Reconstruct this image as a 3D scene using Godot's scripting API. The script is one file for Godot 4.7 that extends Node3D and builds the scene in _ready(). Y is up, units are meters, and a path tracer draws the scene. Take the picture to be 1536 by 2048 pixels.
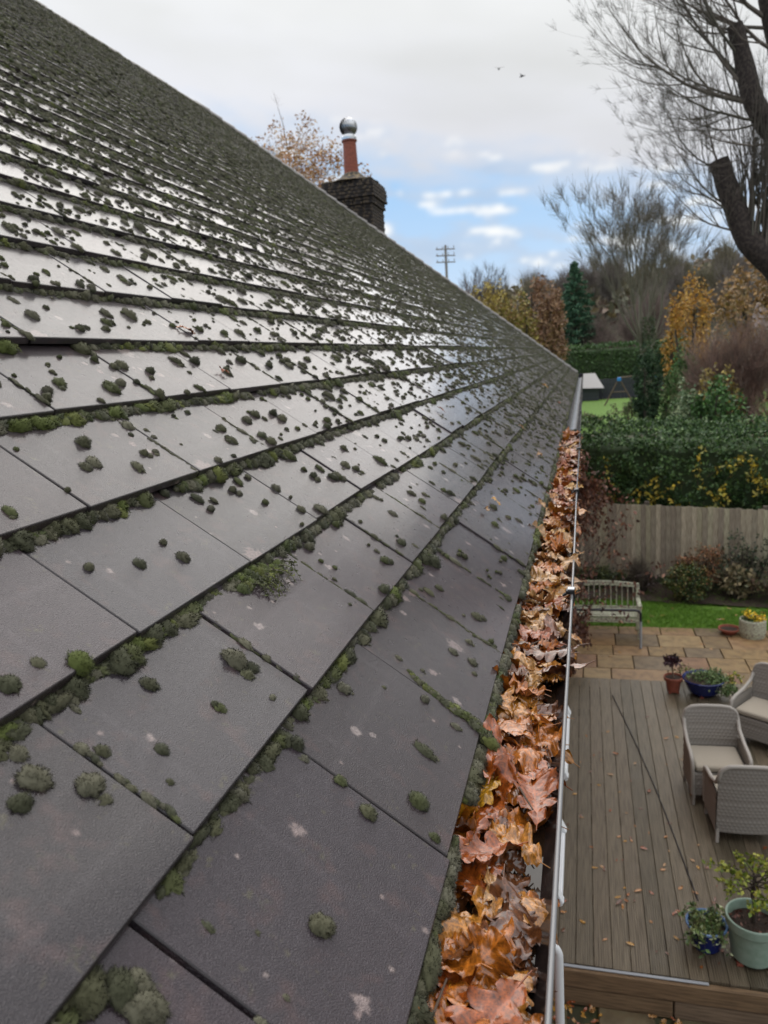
extends Node3D
# y up, metres. The gutter runs along -z, the garden lies to +x, decking level is y = 0, the camera stands 5 m above it.
const PITCH := 0.6894          # roof pitch, 39.5 degrees
const GAUGE := 0.2175          # exposed length of a tile course
const TILE_W := 0.35
const COURSES := 41
const HIP_Z := -21.4           # far corner of the eave
var U := Vector3(-cos(PITCH), sin(PITCH), 0)     # up the slope
var N := Vector3(sin(PITCH), cos(PITCH), 0)      # out of the slope
var P0 := Vector3(-0.225, 4.4, 0)
var rng := RandomNumberGenerator.new()
var noise := FastNoiseLite.new()
var taken := {}
var mats := {}
var house: Node3D
var oak_meshes: Array = []
var leaf_mats: Array = []

class Geo:
	var v := PackedVector3Array()
	var n := PackedVector3Array()
	var t := PackedVector2Array()
	var c := PackedColorArray()
	var ix := PackedInt32Array()
	var tint := Color(1, 1, 1)
	var shift := Vector2.ZERO
	func p(pos: Vector3, nor: Vector3, uv := Vector2.ZERO) -> int:
		v.append(pos); n.append(nor); t.append(uv + shift); c.append(tint)
		return v.size() - 1
	func tri(i: int, j: int, k: int) -> void:
		var f := (v[j] - v[i]).cross(v[k] - v[i])
		if f.dot(n[i] + n[j] + n[k]) > 0.0:
			ix.append(i); ix.append(k); ix.append(j)
		else:
			ix.append(i); ix.append(j); ix.append(k)
	func four(i: int, j: int, k: int, l: int) -> void:
		tri(i, j, k); tri(i, k, l)
	func quad(a: Vector3, b: Vector3, d: Vector3, e: Vector3, nor: Vector3, s := 1.0) -> void:
		var w := (b - a).length() * s
		var h := (e - a).length() * s
		four(p(a, nor, Vector2(0, 0)), p(b, nor, Vector2(w, 0)), p(d, nor, Vector2(w, h)), p(e, nor, Vector2(0, h)))
	func flat(a: Vector3, b: Vector3, d: Vector3) -> void:
		var nor := (d - a).cross(b - a).normalized()
		var i := p(a, nor, Vector2(0, 0)); var j := p(b, nor, Vector2(1, 0)); var k := p(d, nor, Vector2(0.5, 1))
		ix.append(i); ix.append(j); ix.append(k)
	func cbox(xf: Transform3D, size: Vector3, bevel := 0.004) -> void:
		var h := size * 0.5
		var b := minf(bevel, minf(h.x, minf(h.y, h.z)) * 0.9)
		var id := []
		for ax in 3:
			for s in [-1.0, 1.0]:
				var nor := Vector3.ZERO
				nor[ax] = s
				var a1 := (ax + 1) % 3
				var a2 := (ax + 2) % 3
				for q in [[-1.0, -1.0], [1.0, -1.0], [1.0, 1.0], [-1.0, 1.0]]:
					var pos := Vector3.ZERO
					pos[ax] = s * h[ax]
					pos[a1] = q[0] * (h[a1] - b)
					pos[a2] = q[1] * (h[a2] - b)
					var uv := Vector2(pos.z, pos.y)
					if ax == 1:
						uv = Vector2(pos.x, pos.z)
					elif ax == 2:
						uv = Vector2(pos.x, pos.y)
					id.append(p(xf * pos, (xf.basis * nor).normalized(), uv))
		for f in 6:
			four(id[f * 4], id[f * 4 + 1], id[f * 4 + 2], id[f * 4 + 3])
		var at := func(ax: int, s: Vector3) -> int:
			var a1 := (ax + 1) % 3
			var a2 := (ax + 2) % 3
			var f := ax * 2 + (1 if s[ax] > 0 else 0)
			var o := 0
			if s[a1] > 0:
				o = 2 if s[a2] > 0 else 1
			else:
				o = 3 if s[a2] > 0 else 0
			return id[f * 4 + o]
		for ax in 3:
			var a1 := (ax + 1) % 3
			var a2 := (ax + 2) % 3
			for s1 in [-1.0, 1.0]:
				for s2 in [-1.0, 1.0]:
					var lo := Vector3.ZERO
					lo[a1] = s1; lo[a2] = s2; lo[ax] = -1.0
					var hi := lo
					hi[ax] = 1.0
					four(at.call(a1, lo), at.call(a1, hi), at.call(a2, hi), at.call(a2, lo))
		for sx in [-1.0, 1.0]:
			for sy in [-1.0, 1.0]:
				for sz in [-1.0, 1.0]:
					var s := Vector3(sx, sy, sz)
					tri(at.call(0, s), at.call(1, s), at.call(2, s))
	func box(at: Vector3, size: Vector3, bevel := 0.004) -> void:
		cbox(Transform3D(Basis(), at), size, bevel)
	func bar(a: Vector3, b: Vector3, w: float, d: float, bevel := 0.003, up := Vector3.UP) -> void:
		var z := (b - a).normalized()
		var u := up
		if absf(z.dot(u)) > 0.95:
			u = Vector3.RIGHT
		var x := u.cross(z).normalized()
		cbox(Transform3D(Basis(x, z.cross(x), z), (a + b) * 0.5), Vector3(w, d, (b - a).length()), bevel)
	func tube(pts: PackedVector3Array, rad: PackedFloat32Array, sides := 8, caps := true) -> void:
		var m := pts.size()
		var x := Vector3.ZERO
		var first := -1
		var length := 0.0
		for i in m:
			var d := (pts[mini(i + 1, m - 1)] - pts[maxi(i - 1, 0)]).normalized()
			if i == 0:
				x = d.cross(Vector3.UP if absf(d.y) < 0.9 else Vector3.RIGHT).normalized()
			else:
				length += (pts[i] - pts[i - 1]).length()
				x = (x - d * x.dot(d)).normalized()
			var y := d.cross(x)
			var base := v.size()
			for s in sides + 1:
				var a := TAU * s / sides
				var nor := x * cos(a) + y * sin(a)
				p(pts[i] + nor * rad[i], nor, Vector2(float(s) / sides, length))
			if first >= 0:
				for s in sides:
					four(first + s, first + s + 1, base + s + 1, base + s)
			first = base
			if caps and (i == 0 or i == m - 1):
				var nor := -d if i == 0 else d
				var mid := p(pts[i], nor, Vector2.ZERO)
				var ring := v.size()
				for s in sides + 1:
					var a := TAU * s / sides
					p(pts[i] + (x * cos(a) + y * sin(a)) * rad[i], nor, Vector2(cos(a), sin(a)) * rad[i])
				for s in sides:
					tri(mid, ring + s, ring + s + 1)
	func stick(a: Vector3, b: Vector3, ra: float, rb: float, sides := 8, caps := true) -> void:
		tube(PackedVector3Array([a, b]), PackedFloat32Array([ra, rb]), sides, caps)
	func lathe(at: Vector3, prof: Array, seg := 28) -> void:
		# profile of Vector2(radius, height); a normal for each stretch so that rims stay crisp
		for i in prof.size() - 1:
			var a: Vector2 = prof[i]
			var b: Vector2 = prof[i + 1]
			var d := b - a
			var nr := Vector2(d.y, -d.x).normalized()
			var base := v.size()
			for s in seg + 1:
				var g := TAU * s / seg
				var o := Vector3(cos(g), 0, sin(g))
				var nor := o * nr.x + Vector3.UP * nr.y
				p(at + o * a.x + Vector3.UP * a.y, nor, Vector2(float(s) / seg * 2.0, a.y * 2.0))
				p(at + o * b.x + Vector3.UP * b.y, nor, Vector2(float(s) / seg * 2.0, b.y * 2.0))
			for s in seg:
				four(base + s * 2, base + s * 2 + 1, base + s * 2 + 3, base + s * 2 + 2)
	func mesh() -> ArrayMesh:
		var a := []
		a.resize(Mesh.ARRAY_MAX)
		a[Mesh.ARRAY_VERTEX] = v; a[Mesh.ARRAY_NORMAL] = n; a[Mesh.ARRAY_TEX_UV] = t; a[Mesh.ARRAY_TEX_UV2] = t; a[Mesh.ARRAY_COLOR] = c; a[Mesh.ARRAY_INDEX] = ix
		var m := ArrayMesh.new()
		m.add_surface_from_arrays(Mesh.PRIMITIVE_TRIANGLES, a)
		return m

func numbered(called: String, parent: Node) -> String:
	var key := str(parent.get_instance_id()) + called
	var k: int = taken.get(key, -1) + 1
	taken[key] = k
	return called if k == 0 else "%s_%03d" % [called, k]

func tag(o: Node, label: String, category := "", group := "", kind := "") -> Node:
	if label: o.set_meta("label", label)
	if category: o.set_meta("category", category)
	if group: o.set_meta("group", group)
	if kind: o.set_meta("kind", kind)
	return o

func thing(called: String, label: String, category: String, at := Vector3.ZERO, turn := 0.0, group := "") -> Node3D:
	var o := Node3D.new()
	o.name = numbered(called, self)
	add_child(o)
	o.position = at
	o.rotation.y = turn
	tag(o, label, category, group)
	return o

func put(mesh: Mesh, called: String, m: Material, parent: Node = self) -> MeshInstance3D:
	var o := MeshInstance3D.new()
	o.mesh = mesh
	o.material_override = m
	o.name = numbered(called, parent)
	parent.add_child(o)
	return o

func build(g: Geo, called: String, m: Material, parent: Node = self) -> MeshInstance3D:
	return put(g.mesh(), called, m, parent)

func copy_of(o: Node3D, label := "") -> Node3D:
	var base: String = o.name
	var c: Node3D = o.duplicate()
	c.name = numbered(base, self)
	add_child(c)
	if label: c.set_meta("label", label)
	return c

func rp(u: float, z: float, off := 0.0) -> Vector3:
	return P0 + U * u + N * off + Vector3(0, 0, z)

func lin(r: float, g: float, b: float) -> Color:
	return Color(r, g, b).linear_to_srgb()

func noise_tex(size: int, freq: float, stops: Array, type := FastNoiseLite.TYPE_SIMPLEX_SMOOTH, octaves := 4, sd := 1, contrast := true) -> NoiseTexture2D:
	var fn := FastNoiseLite.new()
	fn.noise_type = type
	fn.frequency = freq
	fn.fractal_octaves = octaves
	fn.seed = sd
	var nt := NoiseTexture2D.new()
	nt.width = size; nt.height = size; nt.seamless = true; nt.noise = fn; nt.normalize = contrast
	if stops.size():
		var gr := Gradient.new()
		var off := PackedFloat32Array()
		var col := PackedColorArray()
		for s in stops:
			off.append(s[0]); col.append(s[1])
		gr.offsets = off; gr.colors = col
		nt.color_ramp = gr
	return nt

func mat(key: String, col: Color, rough := 0.7, tex: Texture2D = null, scale := Vector3.ONE, bump: Texture2D = null, depth := 0.0) -> StandardMaterial3D:
	var m := StandardMaterial3D.new()
	m.albedo_color = col
	m.roughness = rough
	m.cull_mode = BaseMaterial3D.CULL_DISABLED
	if tex: m.albedo_texture = tex
	if bump:
		m.heightmap_enabled = true
		m.heightmap_texture = bump
		m.heightmap_scale = depth
	m.uv1_scale = scale
	m.resource_name = key
	mats[key] = m
	return m

func tinted(key: String, rough := 0.7, through := Color.BLACK) -> StandardMaterial3D:
	var m := mat(key, Color.WHITE, rough)
	m.vertex_color_use_as_albedo = true
	if through != Color.BLACK:
		m.backlight_enabled = true
		m.backlight = through
	return m

func scatter(called: String, mesh: Mesh, m: Material, places: Array, cols: PackedColorArray, parent: Node = self) -> MultiMeshInstance3D:
	var mm := MultiMesh.new()
	mm.transform_format = MultiMesh.TRANSFORM_3D
	mm.use_colors = true
	mm.mesh = mesh
	mm.instance_count = places.size()
	var buf := PackedFloat32Array()
	buf.resize(places.size() * 16)
	var k := 0
	for i in places.size():
		var x: Transform3D = places[i]
		var b := x.basis
		buf[k] = b.x.x; buf[k + 1] = b.y.x; buf[k + 2] = b.z.x; buf[k + 3] = x.origin.x
		buf[k + 4] = b.x.y; buf[k + 5] = b.y.y; buf[k + 6] = b.z.y; buf[k + 7] = x.origin.y
		buf[k + 8] = b.x.z; buf[k + 9] = b.y.z; buf[k + 10] = b.z.z; buf[k + 11] = x.origin.z
		var c := cols[i]
		buf[k + 12] = c.r; buf[k + 13] = c.g; buf[k + 14] = c.b; buf[k + 15] = 1.0
		k += 16
	mm.buffer = buf
	var o := MultiMeshInstance3D.new()
	o.multimesh = mm
	o.material_override = m
	o.name = numbered(called, parent)
	parent.add_child(o)
	return o

func rnd(a: float, b: float) -> float:
	return rng.randf_range(a, b)

func ball() -> Vector3:
	while true:
		var q := Vector3(rnd(-1, 1), rnd(-1, 1), rnd(-1, 1))
		if q.length_squared() < 1.0 and q.length_squared() > 0.0001:
			return q
	return Vector3.UP

func turned() -> Basis:
	var y := ball().normalized()
	var x := y.cross(ball()).normalized()
	return Basis(x, y, x.cross(y))

func pick(cols: Array, vary := 0.2) -> Color:
	var c: Color = cols[rng.randi() % cols.size()]
	var k := rnd(1.0 - vary, 1.0 + vary)
	return Color(c.r * k, c.g * k, c.b * k)

func _ready() -> void:
	rng.seed = 20241
	noise.seed = 7
	noise.frequency = 1.0
	set_camera()
	set_light()
	materials()
	make_house()
	make_ground()
	make_deck()
	make_patio()
	make_fence()
	make_moss()
	make_leaves()
	make_furniture()
	make_pots()
	make_border()
	make_hedge()
	make_far_garden()
	make_trees()

func set_camera() -> void:
	var cam := Camera3D.new()
	cam.name = "camera"
	cam.transform = Transform3D(Basis(Vector3(0.96658961, -0.06373842, -0.24827794), Vector3(0.01256651, 0.97920968, -0.20246106), Vector3(0.25602071, 0.19257677, 0.94729488)), Vector3(0, 5, 0))
	cam.fov = 67.6
	var at := CameraAttributesPhysical.new()
	at.frustum_focal_length = 17.93
	at.frustum_focus_distance = 1.35
	at.exposure_aperture = 4.7
	at.frustum_near = 0.05
	at.frustum_far = 900.0
	cam.attributes = at
	cam.near = 0.05
	cam.far = 900.0
	add_child(cam)
	cam.current = true

func sky_color(az: float, el: float) -> Color:
	# an overcast sheet whose ragged lower edge lets blue air show near the horizon; az, el in degrees
	var ra := deg_to_rad(az)
	var ex := cos(ra) * 40.0
	var ez := sin(ra) * 40.0
	var n1 := noise.get_noise_3d(ex * 0.035, el * 0.055, ez * 0.035)
	var tilt := (el - az * 0.24) if absf(az) < 60.0 else el - signf(az) * 14.4 * (180.0 - absf(az)) / 120.0
	var n2 := noise.get_noise_3d(ex * 0.09 + 31.0, tilt * 0.30, ez * 0.09)
	var n3 := noise.get_noise_3d(ex * 0.22 + 90.0, tilt * 0.75 + 5.0, ez * 0.22)
	var n4 := noise.get_noise_3d(ex * 0.5 + 11.0, tilt * 1.5, ez * 0.5)
	var edge := 13.2 + 10.5 * sin(ra + 0.20) + n2 * 3.0 + n4 * 0.7
	var blue := Color(0.36, 0.58, 0.86).lerp(Color(0.64, 0.75, 0.87), clampf(1.0 - el / 12.0, 0.0, 1.0))
	# broken slate-coloured and white cloud within the gap
	var low := smoothstep(-0.02, 0.30, n2 + n3 * 0.55 + 0.09 + 0.25 * smoothstep(9.0, 5.0, el))
	var slate := Color(0.42, 0.52, 0.67).lerp(Color(0.55, 0.63, 0.74), clampf(0.5 + n3, 0.0, 1.0))
	var c := blue.lerp(slate, low * 0.7)
	var white := smoothstep(0.26, 0.50, n3 + n4 * 0.45 + n2 * 0.25)
	c = c.lerp(Color(0.93, 0.94, 0.93), white * 0.9)
	var sheet := smoothstep(edge - 2.2, edge + 2.4, el)
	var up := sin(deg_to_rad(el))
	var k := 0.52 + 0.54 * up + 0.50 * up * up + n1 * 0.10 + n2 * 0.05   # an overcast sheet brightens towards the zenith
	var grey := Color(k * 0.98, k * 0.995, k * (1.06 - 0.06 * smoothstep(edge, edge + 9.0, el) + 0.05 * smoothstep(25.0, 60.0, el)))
	return c.lerp(grey, sheet)

func set_light() -> void:
	var w := 1280
	var h := 640
	var img := Image.create(w, h, false, Image.FORMAT_RGBAF)
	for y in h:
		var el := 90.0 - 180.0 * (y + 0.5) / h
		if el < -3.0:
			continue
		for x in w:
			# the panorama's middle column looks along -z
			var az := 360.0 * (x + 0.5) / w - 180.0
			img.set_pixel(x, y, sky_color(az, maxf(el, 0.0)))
	img.fill_rect(Rect2i(0, int(h * 0.515), w, h - int(h * 0.515)), Color(0.16, 0.17, 0.14))
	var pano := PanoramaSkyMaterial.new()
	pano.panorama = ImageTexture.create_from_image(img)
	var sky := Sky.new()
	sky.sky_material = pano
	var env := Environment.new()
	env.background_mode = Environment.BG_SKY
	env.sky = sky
	env.tonemap_mode = Environment.TONE_MAPPER_LINEAR
	env.tonemap_exposure = 1.12
	env.sdfgi_enabled = true
	env.ssao_enabled = true
	env.ssil_enabled = true
	var we := WorldEnvironment.new()
	we.name = "environment"
	we.environment = env
	add_child(we)
	var sun := DirectionalLight3D.new()
	sun.name = "sun"
	sun.light_energy = 0.45
	sun.light_angular_distance = 75.0
	sun.light_color = Color(1.0, 0.97, 0.93)
	sun.shadow_enabled = true
	sun.rotation_degrees = Vector3(-42, 205, 0)
	add_child(sun)

func lichen_texture() -> ImageTexture:
	# brown and yellowish stains with ragged outlines, and pale lichen patches; the rest lets the tile show
	var s := 768
	var img := Image.create(s, s, false, Image.FORMAT_RGBA8)
	img.fill(Color(0.3, 0.25, 0.23, 0.0))
	var lr := RandomNumberGenerator.new()
	lr.seed = 31
	for y in s:
		for x in s:
			var n1 := noise.get_noise_2d(x * 0.035, y * 0.035) + 0.5 * noise.get_noise_2d(x * 0.13 + 40.0, y * 0.13)
			var n2 := noise.get_noise_2d(x * 0.05 + 300.0, y * 0.05) + 0.7 * noise.get_noise_2d(x * 0.3, y * 0.3 + 90.0)
			if n2 > 0.55:
				img.set_pixel(x, y, Color(0.42, 0.40, 0.27, clampf((n2 - 0.55) * 1.6, 0.0, 0.4)))
			elif n1 > 0.2:
				img.set_pixel(x, y, Color(0.36, 0.27, 0.26, clampf((n1 - 0.2) * 1.1, 0.0, 0.5)))
	for i in 420:
		var c := Vector2(lr.randf() * s, lr.randf() * s)
		var r := 1.2 + 3.0 * pow(lr.randf(), 3.0)
		if i < 12: r = lr.randf_range(7.0, 12.0)
		var pale := Color(0.70, 0.64, 0.62).lerp(Color(0.62, 0.52, 0.50), lr.randf())
		var hard := 0.8 if i >= 12 else 0.7
		for y in range(int(c.y - r * 1.6), int(c.y + r * 1.6) + 1):
			for x in range(int(c.x - r * 1.6), int(c.x + r * 1.6) + 1):
				var q := Vector2(x, y) - c
				var k := q.length() / (r * (1.0 + 0.7 * noise.get_noise_2d(x * 0.25, y * 0.25)))
				if k < 1.0:
					img.set_pixel(posmod(x, s), posmod(y, s), Color(pale.r, pale.g, pale.b, hard * smoothstep(1.0, 0.55, k) * clampf(0.8 + noise.get_noise_2d(x * 0.6, y * 0.6), 0.3, 1.0)))
	return ImageTexture.create_from_image(img)

func materials() -> void:
	var fine := noise_tex(1024, 0.085, [], FastNoiseLite.TYPE_SIMPLEX_SMOOTH, 2, 3)
	mats.fine = fine
	var grain := noise_tex(1024, 0.10, [], FastNoiseLite.TYPE_SIMPLEX_SMOOTH, 2, 4)
	var blot := noise_tex(512, 0.02, [[0.0, lin(0.78, 0.76, 0.78)], [0.5, lin(0.95, 0.92, 0.92)], [1.0, lin(1.0, 1.0, 1.0)]], FastNoiseLite.TYPE_SIMPLEX_SMOOTH, 5, 12)
	var tile := mat("tile", Color.WHITE, 0.34, blot, Vector3(4.0, 4.0, 1), grain, 0.27)
	tile.vertex_color_use_as_albedo = true
	tile.metallic_specular = 0.42
	tile.clearcoat_enabled = true      # the film of rain
	tile.clearcoat = 0.65
	tile.clearcoat_roughness = 0.14
	tile.roughness_texture = noise_tex(512, 0.012, [[0.0, Color(0.78, 0.78, 0.78)], [1.0, Color(1, 1, 1)]], FastNoiseLite.TYPE_SIMPLEX_SMOOTH, 4, 5)
	tile.detail_enabled = true
	tile.detail_albedo = lichen_texture()
	tile.detail_blend_mode = BaseMaterial3D.BLEND_MODE_MIX
	tile.detail_uv_layer = BaseMaterial3D.DETAIL_UV_2
	tile.uv2_scale = Vector3(0.42, 0.42, 1)
	mat("felt", lin(0.06, 0.06, 0.062), 0.95)
	mat("ridge", lin(0.24, 0.23, 0.215), 0.5, blot, Vector3.ONE, fine, 0.12)
	var moss := tinted("moss", 0.9, Color(0.10, 0.12, 0.05))
	moss.rim_enabled = true
	moss.rim = 0.25
	mat("gutter", lin(0.020, 0.014, 0.013), 0.22, null, Vector3.ONE, noise_tex(512, 0.03, [], FastNoiseLite.TYPE_SIMPLEX, 3, 8), 0.05).metallic_specular = 0.6
	mat("clip", lin(0.012, 0.013, 0.015), 0.3)
	mat("lip", lin(0.16, 0.16, 0.165), 0.10).metallic_specular = 0.8  # paler than the trough: bright sky reflection along the edge painted into the grey
	mat("hazed_pole", lin(0.30, 0.29, 0.28), 0.9)  # pale grey stands in for distance haze, put into the colour
	mat("white_plastic", lin(0.78, 0.79, 0.8), 0.3)
	mat("fascia", lin(0.05, 0.035, 0.03), 0.5)
	mat("water", lin(0.022, 0.013, 0.008), 0.04, null, Vector3.ONE, noise_tex(512, 0.006, [], FastNoiseLite.TYPE_SIMPLEX_SMOOTH, 2, 9), 0.03)
	var brickn := noise_tex(512, 0.02, [[0.0, lin(0.16, 0.06, 0.04)], [1.0, lin(0.34, 0.15, 0.09)]], FastNoiseLite.TYPE_SIMPLEX, 4, 15)
	mat("brick", Color.WHITE, 0.85, brickn, Vector3(2, 2, 1), fine, 0.2)
	var soot := noise_tex(512, 0.012, [[0.0, lin(0.012, 0.011, 0.012)], [0.45, lin(0.035, 0.03, 0.028)], [0.7, lin(0.11, 0.08, 0.055)], [1.0, lin(0.18, 0.16, 0.09)]], FastNoiseLite.TYPE_SIMPLEX, 5, 25)
	mat("soot", Color.WHITE, 0.9, soot, Vector3(1.2, 1.2, 1), fine, 0.3)
	mat("mortar", lin(0.10, 0.10, 0.085), 0.9, soot, Vector3.ONE, fine, 0.3).albedo_color = lin(2.0, 2.0, 1.7)
	mat("terracotta", lin(0.34, 0.095, 0.055), 0.65, noise_tex(256, 0.02, [[0.0, lin(0.6, 0.6, 0.62)], [1.0, lin(1, 1, 1)]], FastNoiseLite.TYPE_SIMPLEX, 4, 18), Vector3.ONE)
	var steel := mat("steel", lin(0.62, 0.64, 0.66), 0.22)
	steel.metallic = 1.0
	var wood := noise_tex(512, 0.012, [[0.0, lin(0.45, 0.42, 0.38)], [0.45, lin(0.8, 0.78, 0.74)], [0.75, lin(1.0, 0.98, 0.93)], [1.0, lin(1.3, 1.25, 1.15)]], FastNoiseLite.TYPE_SIMPLEX_SMOOTH, 5, 31)
	mats.wood = wood
	var dk := mat("decking", Color.WHITE, 0.33, wood, Vector3(9.0, 0.35, 1), fine, 0.1)
	dk.vertex_color_use_as_albedo = true
	var sl := mat("sleeper", Color.WHITE, 0.6, wood, Vector3(0.5, 6.0, 1), fine, 0.3)
	sl.vertex_color_use_as_albedo = true
	var fb := mat("fence_board", Color.WHITE, 0.8, wood, Vector3(9.0, 0.6, 1), fine, 0.15)
	fb.vertex_color_use_as_albedo = true
	var stone := noise_tex(512, 0.009, [[0.0, lin(0.55, 0.5, 0.42)], [0.4, lin(0.85, 0.8, 0.72)], [0.7, lin(1.05, 0.98, 0.88)], [1.0, lin(1.35, 1.2, 1.0)]], FastNoiseLite.TYPE_SIMPLEX_SMOOTH, 5, 51)
	var sm := mat("stone", Color.WHITE, 0.42, stone, Vector3(1.1, 1.1, 1), fine, 0.15)
	sm.vertex_color_use_as_albedo = true
	var soil := noise_tex(512, 0.03, [[0.0, lin(0.015, 0.010, 0.007)], [0.5, lin(0.04, 0.025, 0.016)], [1.0, lin(0.10, 0.055, 0.035)]], FastNoiseLite.TYPE_SIMPLEX, 5, 61)
	mat("soil", Color.WHITE, 0.9, soil, Vector3(2, 2, 1), fine, 0.6)
	var turf := noise_tex(1024, 0.01, [[0.0, lin(0.055, 0.11, 0.012)], [0.5, lin(0.10, 0.20, 0.018)], [1.0, lin(0.15, 0.27, 0.03)]], FastNoiseLite.TYPE_SIMPLEX, 5, 71)
	mat("turf", Color.WHITE, 0.85, turf, Vector3(0.5, 0.5, 1), fine, 0.6)
	var land := noise_tex(512, 0.012, [[0.0, lin(0.030, 0.026, 0.016)], [0.5, lin(0.055, 0.05, 0.03)], [1.0, lin(0.07, 0.085, 0.03)]], FastNoiseLite.TYPE_SIMPLEX, 5, 81)
	mat("land", Color.WHITE, 0.95, land, Vector3(0.1, 0.1, 1))
	var bark := noise_tex(512, 0.02, [[0.0, lin(0.022, 0.018, 0.016)], [0.6, lin(0.06, 0.045, 0.038)], [1.0, lin(0.10, 0.085, 0.07)]], FastNoiseLite.TYPE_SIMPLEX, 5, 91)
	mat("bark", Color.WHITE, 0.9, bark, Vector3(1.5, 0.8, 1), fine, 0.6)
	mat("bark_pale", lin(1.9, 2.1, 1.5), 0.9, bark, Vector3(2, 0.6, 1))
	tinted("twig", 0.9)
	tinted("leaf", 0.55, Color(0.35, 0.35, 0.35))
	tinted("needle", 0.8, Color(0.15, 0.15, 0.15))
	mat("glaze_blue", lin(0.008, 0.018, 0.12), 0.12)
	mat("glaze_sky", lin(0.16, 0.28, 0.52), 0.25)
	mat("glaze_green", lin(0.30, 0.40, 0.33), 0.5, noise_tex(256, 0.02, [[0.0, lin(0.72, 0.78, 0.72)], [1.0, lin(1, 1, 1)]], FastNoiseLite.TYPE_SIMPLEX, 4, 28), Vector3.ONE)
	mat("wicker", lin(0.25, 0.228, 0.20), 0.6)
	mat("wicker_pale", lin(0.36, 0.33, 0.29), 0.55)
	mat("cushion", lin(0.36, 0.315, 0.25), 0.9, null, Vector3.ONE, fine, 0.2)
	var bw := noise_tex(512, 0.02, [[0.0, lin(0.16, 0.14, 0.11)], [0.4, lin(0.30, 0.27, 0.23)], [0.6, lin(0.45, 0.48, 0.33)], [1.0, lin(0.62, 0.68, 0.48)]], FastNoiseLite.TYPE_SIMPLEX, 4, 98)
	mat("bench_wood", Color.WHITE, 0.85, bw, Vector3(1.5, 1.5, 1))
	mat("black_metal", lin(0.012, 0.013, 0.02), 0.35)
	mat("grey_rubber", lin(0.30, 0.32, 0.34), 0.6)
	mat("timber", lin(0.12, 0.08, 0.055), 0.7)
	mat("blue_cap", lin(0.03, 0.24, 0.62), 0.4)
	mat("shed_wall", lin(0.055, 0.062, 0.075), 0.8, wood, Vector3(3, 0.4, 1))
	mat("felt_roof", lin(0.46, 0.44, 0.42), 0.8)
	mat("glass", Color(0.6, 0.7, 0.7, 0.12), 0.03).transparency = BaseMaterial3D.TRANSPARENCY_ALPHA
	mat("render_white", lin(0.7, 0.68, 0.64), 0.8)
	mat("slate_roof", lin(0.12, 0.09, 0.08), 0.6)
	mat("red_plastic", lin(0.5, 0.03, 0.03), 0.4)

# ---------------------------------------------------------------- house, roof, gutter
func tile_frame(delta: float) -> Basis:
	var down := -U
	var bz := down * cos(delta) + N * sin(delta)
	var by := N * cos(delta) - down * sin(delta)
	return Basis(Vector3(0, 0, -1), by, bz)

func course_u(k: int) -> float:
	return -0.27 * GAUGE if k == 0 else k * GAUGE

func make_house() -> void:
	house = thing("house", "house with mossy grey tiled hipped roof and leaf-filled dark gutter", "house")
	var g := Geo.new()
	g.box(Vector3(-7.2, 1.98, -8.6), Vector3(13.5, 4.6, 25.0), 0.01)
	build(g, "wall", mats.brick, house)
	g = Geo.new()
	g.box(Vector3(-0.235, 4.26, -8.6), Vector3(0.022, 0.2, 25.6), 0.003)
	build(g, "fascia", mats.fascia, house)
	g = Geo.new()
	g.box(Vector3(-0.36, 4.166, -8.6), Vector3(0.22, 0.012, 25.58), 0.002)
	build(g, "soffit", mats.white_plastic, house)
	make_roof()
	make_gutter()
	make_chimney()
	make_openings()

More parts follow.
